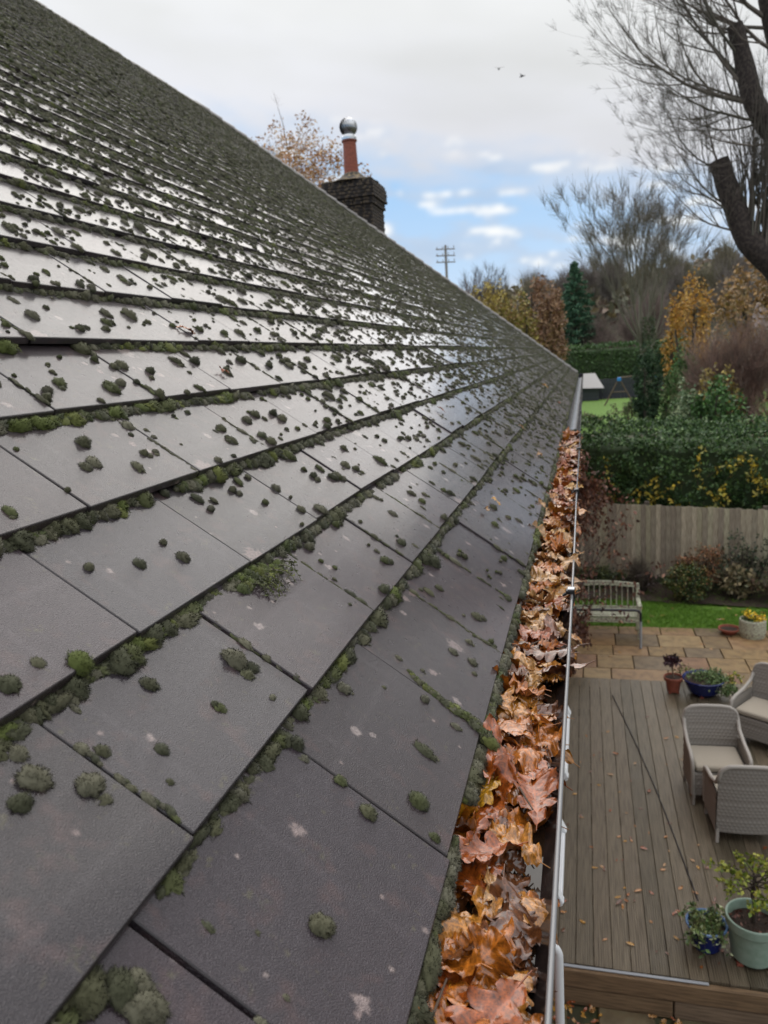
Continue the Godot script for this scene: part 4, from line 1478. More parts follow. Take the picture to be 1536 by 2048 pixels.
func crown_points(n: int, c: Vector3, r: Vector3, clumps: int, spread := 0.22, hollow := 0.55) -> PackedVector3Array:
	var pts := PackedVector3Array()
	var mids: Array = []
	for i in clumps:
		var d := ball().normalized()
		var k := rnd(hollow, 1.0) * (0.86 + 0.3 * noise.get_noise_3d(d.x * 1.3 + c.x, d.y * 1.3 + c.y, d.z * 1.3))
		mids.append(d * k)
	for i in n:
		var m: Vector3 = mids[rng.randi() % clumps]
		var q := m + ball() * spread
		pts.append(c + q * r)
	return pts

func grow(g: Geo, tips: Array, pos: Vector3, dir: Vector3, length: float, r: float, level: int, last: int, cfg: Dictionary) -> void:
	var segs := 5 if level < last else 3
	var pts := PackedVector3Array([pos])
	var rad := PackedFloat32Array([r])
	var d := dir
	var p := pos
	var wob: float = cfg.get("wobble", 0.16)
	var up: float = cfg.get("up", 0.08)
	for i in segs:
		d = (d + ball() * wob + Vector3(0, up * (1.0 + level * 0.4), 0)).normalized()
		p += d * length / segs
		pts.append(p)
		rad.append(r * lerpf(1.0, cfg.get("taper", 0.45), (i + 1.0) / segs))
	g.tube(pts, rad, [7, 5, 4, 3, 3, 3][mini(level, 5)], false)
	if level >= last:
		tips.append([pts[segs], d, length])
		return
	var n: int = cfg.kids[level]
	for i in n:
		var t := rnd(cfg.get("from", 0.3), 1.0)
		var f := t * segs
		var j := mini(int(f), segs - 1)
		var at := pts[j].lerp(pts[j + 1], f - j)
		var dd := (pts[j + 1] - pts[j]).normalized()
		var side := dd.cross(ball()).normalized()
		var open: float = cfg.get("open", 0.75) * rnd(0.7, 1.3)
		var nd := (dd * cos(open) + side * sin(open)).normalized()
		grow(g, tips, at, nd, length * rnd(0.5, 0.8) * cfg.get("shorter", 1.0), lerpf(rad[j], rad[j + 1], f - j) * rnd(0.45, 0.65), level + 1, last, cfg)
	grow(g, tips, pts[segs], d, length * 0.7, rad[segs], level + 1, last, cfg)

func bare_tree(label: String, at: Vector3, trunk: float, r: float, cfg: Dictionary, last: int, cols: Array, spray: float, per_tip := 1, called := "bare_tree", group := "") -> Node3D:
	var t := thing(called, label, "tree", at, 0.0, group)
	var g := Geo.new()
	var tips: Array = []
	g.tint = cols[0]
	grow(g, tips, Vector3(0, -0.1, 0), cfg.get("lean", Vector3.UP), trunk, r, 0, last, cfg)
	build(g, "trunk", mats.twig, t)
	var pl: Array = []
	var cl := PackedColorArray()
	for q in tips:
		for k in per_tip:
			var y: Vector3 = (q[1] + Vector3(0, 0.15, 0) + ball() * (0.25 if k == 0 else 0.7)).normalized()
			var x := y.cross(ball()).normalized()
			pl.append(Transform3D(Basis(x, y, x.cross(y)).scaled(Vector3.ONE * spray * rnd(0.6, 1.2)), q[0] - y * 0.1 * spray * k))
			cl.append(pick(cols, 0.25))
	scatter("crown", sprays[rng.randi() % 3], mats.twig, pl, cl, t)
	return t

func shrub(called: String, label: String, at: Vector3, size: Vector3, n: int, leaf: float, cols: Array, category := "shrub", clumps := 40, stems := 7, m: Material = null, spread := 0.22, group := "") -> Node3D:
	var t := thing(called, label, category, at, 0.0, group)
	var g := Geo.new()
	g.tint = Color(0.05, 0.04, 0.03)
	for i in stems:
		var a := TAU * i / stems + rnd(-0.3, 0.3)
		var top := Vector3(cos(a) * size.x * 0.3, size.y * rnd(0.6, 0.85), sin(a) * size.z * 0.3)
		g.tube(PackedVector3Array([Vector3(cos(a), 0, sin(a)) * 0.05 * size.x, top * 0.5 + ball() * 0.06 * size.y, top]), PackedFloat32Array([0.018 * size.y + 0.004, 0.012 * size.y + 0.003, 0.005 * size.y]), 5, false)
	build(g, "stem", mats.twig, t)
	foliage(t, "leaves", crown_points(n, Vector3(0, size.y * 0.52, 0), Vector3(size.x * 0.5, size.y * 0.5, size.z * 0.5), clumps, spread), leaf, cols, m if m else mats.leaf)
	return t

func conifer(label: String, at: Vector3, h: float, w: float, cols: Array, called := "conifer") -> void:
	var t := thing(called, label, "tree", at)
	var g := Geo.new()
	g.tint = Color(0.04, 0.03, 0.025)
	g.stick(Vector3.ZERO, Vector3(0, h * 0.96, 0), 0.02 * h, 0.004 * h, 7)
	var pts := PackedVector3Array()
	var n := int(h * 9)
	for i in n:
		var f := (i + 0.5) / n
		var y := lerpf(0.08, 0.99, f) * h
		var l := w * 0.5 * pow(1.0 - f, 0.8) * rnd(0.65, 1.12) + 0.12
		var a := i * 2.4 + rnd(-0.4, 0.4)
		var d := Vector3(cos(a), -0.12, sin(a))
		g.tube(PackedVector3Array([Vector3(0, y, 0), Vector3(0, y, 0) + d * l * 0.6, Vector3(0, y, 0) + d * l + Vector3(0, 0.08 * l, 0)]), PackedFloat32Array([0.03, 0.02, 0.008]), 3, false)
		for k in int(24 + l * 60):
			var s := sqrt(rng.randf())
			pts.append(Vector3(0, y, 0) + d * l * s + Vector3(0, 0.08 * l * s * s - rnd(0, 0.12) * (0.4 + s), 0) + d.cross(Vector3.UP) * rnd(-0.28, 0.28) * l * (1.1 - s) + ball() * 0.06)
	build(g, "trunk", mats.twig, t)
	foliage(t, "crown", pts, 0.30, cols, mats.needle, 0.4)

# ---------------------------------------------------------------- pots and plants
func make_pots() -> void:
	for i in 3: sprays.append(spray_mesh(i))
	rng.seed = 4242
	# large pale green pot with a sapling
	var p := thing("green_pot", "large pale green glazed pot of soil at the front of the decking", "plant pot", Vector3(1.27, 0.03, -5.97))
	var g := Geo.new()
	g.lathe(Vector3.ZERO, [Vector2(0.0, 0), Vector2(0.15, 0), Vector2(0.165, 0.02), Vector2(0.192, 0.28), Vector2(0.194, 0.285), Vector2(0.207, 0.29), Vector2(0.212, 0.30), Vector2(0.214, 0.365), Vector2(0.21, 0.372), Vector2(0.197, 0.372), Vector2(0.193, 0.362), Vector2(0.18, 0.2)], 40)
	build(g, "body", mats.glaze_green, p)
	g = Geo.new()
	g.lathe(Vector3(0, 0.29, 0), [Vector2(0.19, 0.0), Vector2(0.14, 0.008), Vector2(0.08, 0.003), Vector2(0.0, 0.012)], 24)
	build(g, "soil", mats.soil, p)
	for q in [Vector3(-0.11, -0.03, 0.09), Vector3(0.12, -0.03, 0.09), Vector3(0.0, -0.03, -0.12)]:
		g = Geo.new()
		g.box(q + Vector3(0, 0.014, 0), Vector3(0.05, 0.03, 0.05), 0.005)
		build(g, "foot", mats.terracotta, p)
	var pl: Array = []
	var pc := PackedColorArray()
	for i in 60:
		var a := rnd(0, TAU)
		var r := sqrt(rng.randf()) * 0.165
		pl.append(Transform3D(turned().scaled(Vector3.ONE * rnd(0.025, 0.05)), Vector3(1.27 + cos(a) * r, 0.335, -5.97 + sin(a) * r)))
		pc.append(pick([Color(0.11, 0.04, 0.03), Color(0.20, 0.09, 0.06), Color(0.06, 0.03, 0.02)]))
	if one_leaf == null: one_leaf = leaf_mesh()
	tag(scatter("leaf_mulch", one_leaf, mats.leaf, pl, pc), "dead red-brown leaves on the soil of the large green pot", "leaves", "", "stuff")
	var s := thing("sapling", "young tree with sparse yellow-green leaves growing in the large green pot", "sapling", Vector3(1.27, 0.32, -5.98))
	g = Geo.new()
	g.tint = Color(0.045, 0.032, 0.025)
	var tips: Array = []
	g.tube(PackedVector3Array([Vector3(0, -0.02, 0), Vector3(0.01, 0.14, 0), Vector3(-0.015, 0.28, 0.01), Vector3(0.0, 0.42, 0)]), PackedFloat32Array([0.019, 0.015, 0.013, 0.011]), 8)
	var pts := PackedVector3Array()
	for i in 20:
		var a := i * 2.4
		var y := rnd(0.26, 0.46)
		var l := rnd(0.20, 0.36)
		var d := Vector3(cos(a), rnd(0.1, 0.75), sin(a)).normalized()
		var b := Vector3(0, y, 0)
		var m := b + d * l * 0.55
		var e := m + (d + ball() * 0.4).normalized() * l * 0.5
		g.tube(PackedVector3Array([b, m, e]), PackedFloat32Array([0.007, 0.004, 0.0015]), 5, false)
		for k in 34:
			pts.append(b.lerp(m, rng.randf()).lerp(e, sqrt(rng.randf())) + ball() * 0.035)
	build(g, "trunk", mats.twig, s)
	foliage(s, "leaves", pts, 0.044, [Color(0.17, 0.22, 0.02), Color(0.25, 0.28, 0.03), Color(0.11, 0.17, 0.02), Color(0.33, 0.33, 0.05)], mats.leaf)
	# sky-blue pot with a trailing plant
	p = thing("blue_rimmed_pot", "dark blue pot with a pale blue rim beside the large green pot", "plant pot", Vector3(0.93, 0.0, -6.05))
	g = Geo.new()
	g.lathe(Vector3.ZERO, [Vector2(0.0, 0), Vector2(0.10, 0), Vector2(0.112, 0.015), Vector2(0.15, 0.20)], 32)
	build(g, "body", mats.glaze_blue, p)
	g = Geo.new()
	g.lathe(Vector3.ZERO, [Vector2(0.15, 0.20), Vector2(0.168, 0.215), Vector2(0.166, 0.228), Vector2(0.155, 0.232), Vector2(0.148, 0.222), Vector2(0.14, 0.16)], 32)
	build(g, "rim", mats.glaze_sky, p)
	g = Geo.new()
	g.lathe(Vector3(0, 0.185, 0), [Vector2(0.146, 0.0), Vector2(0.0, 0.01)], 20)
	build(g, "soil", mats.soil, p)
	s = thing("trailing_plant", "small-leaved variegated plant spilling over the blue-rimmed pot", "plant", Vector3(0.93, 0.19, -6.05))
	g = Geo.new()
	g.tint = Color(0.08, 0.06, 0.03)
	pts = PackedVector3Array()
	for i in 44:
		var a := rnd(0, TAU)
		if i > 20: a = rnd(0.9, 2.9)
		var d := Vector3(cos(a), 0, sin(a))
		var out := rnd(0.06, 0.26)
		var hang := rnd(0.0, 0.16) if out > 0.15 else 0.0
		var m := d * out * 0.6 + Vector3(0, rnd(0.08, 0.17), 0)
		var e := d * out * 1.05 + Vector3(0, 0.04 - hang, 0)
		g.tube(PackedVector3Array([Vector3(0, 0, 0) + d * 0.02, m, e]), PackedFloat32Array([0.002, 0.0018, 0.001]), 3, false)
		for k in 30:
			var t := rng.randf()
			pts.append((Vector3.ZERO.lerp(m, t)).lerp(m.lerp(e, t), t) + ball() * 0.022)
	build(g, "stem", mats.twig, s)
	foliage(s, "leaves", pts, 0.042, [Color(0.17, 0.25, 0.08), Color(0.10, 0.18, 0.05), Color(0.40, 0.45, 0.25), Color(0.08, 0.13, 0.05), Color(0.26, 0.31, 0.11)], mats.leaf)
	# terracotta pot with a dark rosette plant
	p = thing("terracotta_pot", "terracotta pot holding a dark red rosette plant at the patio step", "plant pot", Vector3(1.19, 0.02, -11.12))
	g = Geo.new()
	g.lathe(Vector3.ZERO, [Vector2(0, 0), Vector2(0.085, 0), Vector2(0.11, 0.17), Vector2(0.13, 0.172), Vector2(0.135, 0.22), Vector2(0.122, 0.222), Vector2(0.11, 0.17)], 28)
	build(g, "body", mats.terracotta, p)
	g = Geo.new()
	g.lathe(Vector3(0, 0.2, 0), [Vector2(0.12, 0), Vector2(0, 0.005)], 16)
	build(g, "soil", mats.soil, p)
	for q in [Vector3(-0.05, -0.02, 0.06), Vector3(0.06, -0.02, 0.05)]:
		g = Geo.new()
		g.box(q + Vector3(0, 0.01, 0), Vector3(0.035, 0.022, 0.035), 0.004)
		build(g, "foot", mats.terracotta, p)
	s = thing("rosette_plant", "dark purple-red rosette plant on a bare stem in the terracotta pot", "plant", Vector3(1.19, 0.21, -11.12))
	g = Geo.new()
	g.tint = Color(0.20, 0.14, 0.10)
	g.tube(PackedVector3Array([Vector3.ZERO, Vector3(-0.01, 0.13, 0), Vector3(-0.02, 0.25, 0)]), PackedFloat32Array([0.014, 0.012, 0.011]), 6)
	build(g, "stem", mats.twig, s)
	foliage(s, "leaves", crown_points(150, Vector3(-0.02, 0.28, 0), Vector3(0.13, 0.06, 0.13), 16, 0.35, 0.2), 0.08, [Color(0.045, 0.014, 0.022), Color(0.07, 0.02, 0.025), Color(0.03, 0.012, 0.018)], mats.leaf)
	# blue bowl with green cascading plant
	p = thing("blue_bowl", "deep blue glazed bowl overflowing with green foliage near the patio step", "plant pot", Vector3(1.60, 0.02, -11.1))
	g = Geo.new()
	g.lathe(Vector3.ZERO, [Vector2(0, 0), Vector2(0.17, 0), Vector2(0.21, 0.04), Vector2(0.28, 0.21), Vector2(0.295, 0.225), Vector2(0.285, 0.235), Vector2(0.26, 0.2)], 36)
	build(g, "body", mats.glaze_blue, p)
	g = Geo.new()
	g.lathe(Vector3(0, 0.195, 0), [Vector2(0.265, 0), Vector2(0, 0.01)], 20)
	build(g, "soil", mats.soil, p)
	g = Geo.new()
	g.box(Vector3(-0.04, -0.01, 0.15), Vector3(0.05, 0.022, 0.05), 0.004)
	build(g, "foot", mats.terracotta, p)
	s = thing("cascading_plant", "mound of grey-green foliage cascading over the deep blue bowl", "plant", Vector3(1.66, 0.2, -11.08))
	pts = crown_points(900, Vector3(0, 0.07, 0), Vector3(0.33, 0.14, 0.28), 40, 0.25, 0.3)
	pts.append_array(crown_points(520, Vector3(0.24, -0.03, 0.16), Vector3(0.18, 0.14, 0.15), 20, 0.3, 0.2))
	g = Geo.new()
	g.tint = Color(0.07, 0.08, 0.04)
	for i in 14: g.stick(Vector3.ZERO, Vector3(cos(i), 0.25, sin(i)) * 0.22, 0.004, 0.002, 4, false)
	build(g, "stem", mats.twig, s)
	foliage(s, "leaves", pts, 0.042, [Color(0.12, 0.19, 0.06), Color(0.17, 0.25, 0.09), Color(0.07, 0.13, 0.04), Color(0.24, 0.29, 0.13)], mats.leaf)
	shrub("primrose", "small pale green plant with yellow flowers at the patio step by a chair", Vector3(2.0, -0.29, -11.72), Vector3(0.5, 0.42, 0.35), 420, 0.05, [Color(0.16, 0.22, 0.05), Color(0.1, 0.15, 0.04), Color(0.5, 0.45, 0.05), Color(0.32, 0.26, 0.12)], "plant", 20, 5)
	shrub("leafy_perennial", "thin yellowing plant behind the terracotta pot on the patio", Vector3(1.42, -0.29, -11.75), Vector3(0.4, 0.55, 0.3), 160, 0.05, [Color(0.20, 0.22, 0.06), Color(0.14, 0.13, 0.05)], "plant", 14, 5)
	# half barrel of yellow flowers and the shallow bowl beside it
	p = thing("stone_planter", "round weathered grey planter full of yellow flowers at the lawn edge", "plant pot", Vector3(2.87, -0.292, -14.32))
	g = Geo.new()
	g.lathe(Vector3.ZERO, [Vector2(0, 0), Vector2(0.2, 0), Vector2(0.225, 0.1), Vector2(0.225, 0.3), Vector2(0.215, 0.33), Vector2(0.19, 0.33), Vector2(0.19, 0.28)], 28)
	build(g, "body", mats.bench_wood, p)
	g = Geo.new()
	g.lathe(Vector3(0, 0.29, 0), [Vector2(0.2, 0), Vector2(0, 0.01)], 16)
	build(g, "soil", mats.soil, p)
	s = thing("yellow_flowers", "clump of bright yellow pansies filling the round grey planter", "flowers", Vector3(2.87, 0.0, -14.32))
	foliage(s, "leaves", crown_points(160, Vector3(0, 0.04, 0), Vector3(0.22, 0.08, 0.2), 20, 0.3, 0.2), 0.06, [Color(0.06, 0.12, 0.03)], mats.leaf)
	foliage(s, "petals", crown_points(190, Vector3(0, 0.08, 0), Vector3(0.23, 0.08, 0.21), 24, 0.2, 0.4), 0.055, [Color(0.75, 0.52, 0.02), Color(0.7, 0.42, 0.02), Color(0.8, 0.65, 0.06)], mats.leaf)
	p = thing("terracotta_bowl", "shallow terracotta bowl on the patio beside the round grey planter", "plant pot", Vector3(2.50, -0.292, -14.42))
	g = Geo.new()
	g.lathe(Vector3.ZERO, [Vector2(0, 0), Vector2(0.1, 0), Vector2(0.175, 0.085), Vector2(0.19, 0.09), Vector2(0.19, 0.115), Vector2(0.172, 0.115), Vector2(0.16, 0.08)], 28)
	build(g, "body", mats.terracotta, p)
	g = Geo.new()
	g.lathe(Vector3(0, 0.08, 0), [Vector2(0.168, 0), Vector2(0, 0.01)], 16)
	build(g, "soil", mats.soil, p)

# ---------------------------------------------------------------- border along the fence
func make_border() -> void:
	rng.seed = 818
	shrub("evergreen_shrub", "low round dark green shrub at the edge of the lawn", Vector3(1.98, -0.32, -16.35), Vector3(1.0, 0.85, 0.9), 2600, 0.06, [Color(0.045, 0.075, 0.018), Color(0.03, 0.055, 0.015), Color(0.09, 0.12, 0.025), Color(0.16, 0.12, 0.03)], "shrub", 60)
	shrub("spindle_shrub", "orange-red twiggy shrub against the fence behind the round green one", Vector3(2.35, -0.32, -16.95), Vector3(1.15, 1.15, 0.7), 1500, 0.06, [Color(0.30, 0.12, 0.05), Color(0.22, 0.10, 0.05), Color(0.36, 0.19, 0.08), Color(0.14, 0.10, 0.05)], "shrub", 70, 16)
	shrub("dried_perennial", "tuft of straw-coloured dried stems in the border", Vector3(3.0, -0.32, -16.55), Vector3(0.9, 0.75, 0.6), 700, 0.12, [Color(0.30, 0.24, 0.13), Color(0.20, 0.16, 0.09), Color(0.10, 0.10, 0.05)], "plant", 40, 22)
	shrub("rose_bush", "straggly dark-leaved bush climbing the fence near the round planter", Vector3(3.25, -0.32, -16.85), Vector3(1.7, 1.35, 0.5), 900, 0.07, [Color(0.045, 0.07, 0.03), Color(0.03, 0.05, 0.025), Color(0.10, 0.10, 0.05)], "shrub", 50, 12)
	shrub("dead_bracken", "brown withered plants in the border at the fence foot", Vector3(3.9, -0.32, -16.3), Vector3(1.3, 0.8, 0.8), 900, 0.09, [Color(0.12, 0.07, 0.04), Color(0.08, 0.05, 0.03), Color(0.10, 0.10, 0.04)], "plant", 40, 10)
	shrub("ground_cover", "low dark green ground cover at the foot of the fence behind the bench", Vector3(0.35, -0.34, -17.35), Vector3(1.7, 0.5, 0.7), 2200, 0.06, [Color(0.06, 0.085, 0.025), Color(0.04, 0.06, 0.02), Color(0.10, 0.11, 0.03)], "plant", 60)
	shrub("bare_hydrangea", "dark leafless bush in the border behind the bench end", Vector3(1.15, -0.32, -16.9), Vector3(0.8, 0.55, 0.6), 420, 0.06, [Color(0.07, 0.045, 0.035), Color(0.05, 0.035, 0.03)], "shrub", 30, 14)
	bare_tree("thin leafless shrub with fine upright twigs before the fence", Vector3(1.1, -0.32, -17.0), 0.35, 0.025, {"kids": [6, 4], "open": 0.55, "from": 0.1, "up": 0.12}, 2, [Color(0.15, 0.12, 0.09), Color(0.11, 0.09, 0.07)], 0.35, 2, "bare_shrub")
	# maple by the house corner with shrivelled brown leaves
	var t := thing("maple", "slender maple with shrivelled brown leaves growing close beside the gutter end of the decking", "tree", Vector3(-0.32, -0.32, -12.3))
	var g := Geo.new()
	g.tint = Color(0.05, 0.035, 0.03)
	var tips: Array = []
	for i in 4:
		grow(g, tips, Vector3(rnd(-0.1, 0.1), 0, rnd(-0.1, 0.1)), Vector3(rnd(-0.05, 0.22), 1, rnd(-0.2, 0.2)).normalized(), rnd(1.3, 2.0), 0.028, 0, 2, {"kids": [5, 3], "open": 0.8, "up": 0.03, "wobble": 0.25})
	build(g, "trunk", mats.twig, t)
	var pts := PackedVector3Array()
	for q in tips:
		for k in 16:
			pts.append(q[0] + ball() * 0.17 + Vector3(0, -0.06, 0))
	pts.append_array(crown_points(1100, Vector3(0.28, 3.0, -0.1), Vector3(0.42, 0.72, 0.4), 22, 0.3, 0.3))
	pts.append_array(crown_points(700, Vector3(0.16, 1.0, 0.2), Vector3(0.25, 0.9, 0.4), 16, 0.25, 0.3))
	foliage(t, "crown", pts, 0.075, [Color(0.12, 0.05, 0.03), Color(0.17, 0.075, 0.045), Color(0.08, 0.035, 0.025), Color(0.24, 0.12, 0.07)], mats.leaf, 0.5)

# ---------------------------------------------------------------- hedge behind the fence
func make_hedge() -> void:
	rng.seed = 303
	var a := Vector3(-3.6, -0.3, -20.05)
	var b := Vector3(8.4, -0.3, -16.35)
	var along := (b - a).normalized()
	var back := Vector3(along.z, 0, -along.x)
	if back.z > 0: back = -back
	var len := (b - a).length()
	var h := thing("hedge", "tall dark green clipped hedge standing behind the timber fence", "hedge")
	var core := Geo.new()
	core.tint = Color(0.05, 0.075, 0.03)
	var mid := (a + b) * 0.5 + back * 1.25
	core.cbox(Transform3D(Basis(along, Vector3.UP, along.cross(Vector3.UP)), mid + Vector3(0, 1.62, 0)), Vector3(len, 2.7, 1.7), 0.2)
	build(core, "branches", mats.needle, h)
	var pts := PackedVector3Array()
	var front: Array = []
	for i in 900:
		front.append(Vector2(rng.randf() * len, rnd(0.0, 3.0)))
	for i in 44000:
		var s := rng.randf() * len
		var r := rng.randf()
		var y := 0.0
		var d := 0.0
		if r < 0.62:
			var c: Vector2 = front[rng.randi() % 900]
			s = c.x + rnd(-0.16, 0.16)
			y = c.y + rnd(-0.12, 0.12)
			d = 0.16 - 0.16 * (1.0 - absf(fposmod(c.x * 3.1 + c.y * 2.3, 2.0) - 1.0)) + rnd(-0.1, 0.12) + 0.36 * noise.get_noise_2d(s * 1.1, y * 1.9)
			if y > 2.75: d += (y - 2.75) * 0.8
		else:
			d = rnd(0.05, 2.35)
			y = 3.02 + 0.16 * d + 0.16 * noise.get_noise_2d(s * 0.9, d * 1.2) + rnd(-0.12, 0.08)
		pts.append(a + along * s + back * d + Vector3(0, y, 0))
	foliage(h, "leaves", pts, 0.09, [Color(0.042, 0.095, 0.024), Color(0.06, 0.125, 0.03), Color(0.028, 0.066, 0.02), Color(0.095, 0.165, 0.045)], mats.leaf)
	var vine := thing("yellow_vine", "vine with yellow autumn leaves clinging to the face of the dark hedge", "vine")
	var g := Geo.new()
	g.tint = Color(0.06, 0.045, 0.03)
	pts = PackedVector3Array()
	for i in 26:
		var s := rnd(5.3, 8.6)
		if i < 3: s = rnd(3.6, 5.3)
		var y := rnd(1.75, 2.5)
		var p := a + along * s - back * 0.12 + Vector3(0, y, 0)
		var line := PackedVector3Array([p])
		var rad := PackedFloat32Array([0.006])
		var d := (along * rnd(-0.4, 1.0) + Vector3(0, rnd(-0.6, 0.5), 0)).normalized()
		for k in 5:
			d = (d + ball() * 0.3).normalized()
			d = (d - back * d.dot(back)).normalized()
			p += d * rnd(0.09, 0.18)
			line.append(p); rad.append(0.005)
			for q in 5: pts.append(p + ball() * 0.07 - back * 0.03)
		g.tube(line, rad, 4, false)
	build(g, "stem", mats.twig, vine)
	foliage(vine, "leaves", pts, 0.10, [Color(0.42, 0.33, 0.03), Color(0.50, 0.36, 0.03), Color(0.34, 0.29, 0.05), Color(0.25, 0.25, 0.05)], mats.leaf)

# ---------------------------------------------------------------- gardens beyond the hedge
func make_far_garden() -> void:
	rng.seed = 611
	var g := Geo.new()
	var f := func(x: float, z: float) -> Vector3: return Vector3(x, land_y(x, z) + 0.05, z)
	for i in 8:
		for j in 8:
			var x := -8.0 + i * 3.0
			var z := -46.0 - j * 3.4
			g.quad(f.call(x, z), f.call(x + 3, z), f.call(x + 3, z - 3.4), f.call(x, z - 3.4), Vector3.UP)
	tag(build(g, "far_lawn", mats.turf), "green lawn of the garden beyond the hedge", "lawn", "", "structure")
	var y0 := land_y(0, -65)
	# swing frame
	var s := thing("swing_frame", "wooden swing frame with blue brackets on the far lawn", "swing", Vector3(0, y0, -65))
	for x in [2.65, 5.3]:
		for e in [-1.0, 1.0]:
			g = Geo.new()
			g.stick(Vector3(x + e * 1.15, 0, -0.1 * e), Vector3(x + e * 0.05, 2.1, 0), 0.06, 0.05, 8)
			build(g, "leg", mats.timber, s)
		g = Geo.new()
		g.stick(Vector3(x - 0.6, 1.1, 0), Vector3(x + 0.6, 1.1, 0), 0.045, 0.045, 8)
		build(g, "brace", mats.timber, s)
		g = Geo.new()
		g.box(Vector3(x, 2.1, 0), Vector3(0.32, 0.3, 0.3), 0.05)
		build(g, "bracket", mats.blue_cap, s)
	g = Geo.new()
	g.stick(Vector3(2.5, 2.2, 0), Vector3(5.5, 2.4, -0.4), 0.06, 0.06, 8)
	build(g, "crossbar", mats.timber, s)
	# shed
	var z := -73.0
	var h := thing("shed", "small dark shed with a pale felt roof beyond the far lawn", "shed", Vector3(-0.1, land_y(0, z) - 0.3, z))
	g = Geo.new()
	g.box(Vector3(0, 0.75, 0), Vector3(2.6, 1.7, 2.4), 0.01)
	build(g, "wall", mats.shed_wall, h)
	g = Geo.new()
	g.quad(Vector3(-1.5, 1.55, 1.5), Vector3(1.75, 1.45, 1.5), Vector3(1.0, 2.75, -0.2), Vector3(-1.5, 2.75, -0.2), Vector3(0, 0.8, 0.6))
	g.quad(Vector3(-1.5, 2.75, -0.2), Vector3(1.0, 2.75, -0.2), Vector3(1.5, 1.55, -1.6), Vector3(-1.5, 1.55, -1.6), Vector3(0, 0.8, -0.6))
	g.flat(Vector3(1.0, 2.75, -0.2), Vector3(1.75, 1.45, 1.5), Vector3(1.5, 1.55, -1.6))
	build(g, "roof", mats.felt_roof, h)
	var pf := thing("panel_fence", "low dark board fence behind the swing frame", "fence", Vector3(0, y0 - 0.1, -74.5))
	for i in 26:
		g = Geo.new()
		g.box(Vector3(-0.5 + i * 0.32, 0.95, 0), Vector3(0.3, 1.9 + 0.04 * (i % 3), 0.04), 0.01)
		build(g, "board", mats.shed_wall, pf)
	var fh := thing("far_hedge", "long trimmed green hedge at the back of the far garden", "hedge", Vector3(0, y0, -77.5))
	g = Geo.new()
	g.tint = Color(0.05, 0.08, 0.03)
	g.box(Vector3(1.0, 2.3, -1.2), Vector3(19, 4.5, 1.6), 0.3)
	build(g, "branches", mats.needle, fh)
	var pts := PackedVector3Array()
	for i in 7000:
		var x := rnd(-8.5, 10.5)
		if rng.randf() < 0.7: pts.append(Vector3(x, rnd(0, 4.9), rnd(-0.4, 0.1)))
		else: pts.append(Vector3(x, 4.9 + rnd(-0.15, 0.15), rnd(-2.2, 0.0)))
	foliage(fh, "leaves", pts, 0.26, [Color(0.051, 0.109, 0.026), Color(0.072, 0.145, 0.032), Color(0.036, 0.080, 0.023)], mats.leaf)
	for q in [[1.6, -47.0, 1.3, 1.5, "low pale green bush on the near side of the far lawn"], [0.2, -49.0, 1.8, 1.0, "spreading olive ground shrub at the edge of the far lawn"], [2.7, -50.5, 1.0, 1.7, "brown twiggy bush on the far lawn near the swing"]]:
		shrub("garden_bush", q[4], Vector3(q[0], land_y(q[0], q[1]) - 0.05, q[1]), Vector3(q[2], q[3], q[2]), 900, 0.12, [Color(0.13, 0.17, 0.07), Color(0.09, 0.12, 0.05), Color(0.16, 0.12, 0.06)], "shrub", 40, 6)
	# telegraph pole
	var tp := thing("telegraph_pole", "distant wooden telegraph pole with three crossarms above the roof", "pole", Vector3(-11.75, land_y(-11.75, -70) - 0.2, -70))
	g = Geo.new()
	g.stick(Vector3.ZERO, Vector3(0, 14.6, 0), 0.16, 0.11, 8)
	build(g, "post", mats.hazed_pole, tp)
	for k in 3:
		g = Geo.new()
		g.bar(Vector3(-0.85, 14.3 - k * 0.55, 0.1), Vector3(0.85, 14.2 - k * 0.55, 0.1), 0.09, 0.1, 0.01)
		for i in 4: g.stick(Vector3(-0.75 + i * 0.5, 14.3 - k * 0.55, 0.1), Vector3(-0.75 + i * 0.5, 14.5 - k * 0.55, 0.1), 0.04, 0.03, 6)
		build(g, "crossarm", mats.hazed_pole, tp)
	# two birds high over the roof
	for q in [[Vector3(-11.27, 44.74, -120.0), 0.3], [Vector3(-8.07, 43.3, -120.0), 1.1]]:
		var b := thing("bird", "small dark bird flying under the grey cloud", "bird", Vector3.ZERO, 0.0, "birds in the sky")
		b.position = q[0]
		b.rotation.y = q[1]
		g = Geo.new()
		g.tube(PackedVector3Array([Vector3(0, 0, -0.42), Vector3(0, 0.03, -0.26), Vector3(0, 0.05, 0), Vector3(0, 0.02, 0.25), Vector3(0, 0, 0.5)]), PackedFloat32Array([0.02, 0.09, 0.14, 0.08, 0.03]), 8)
		build(g, "body", mats.black_metal, b)
		for e in [-1.0, 1.0]:
			g = Geo.new()
			g.flat(Vector3(0, 0.06, -0.14), Vector3(e * 0.45, 0.28, -0.05), Vector3(0, 0.06, 0.16))
			g.flat(Vector3(e * 0.45, 0.28, -0.05), Vector3(e * 0.85, 0.18, 0.2), Vector3(0, 0.06, 0.16))
			build(g, "wing", mats.black_metal, b)

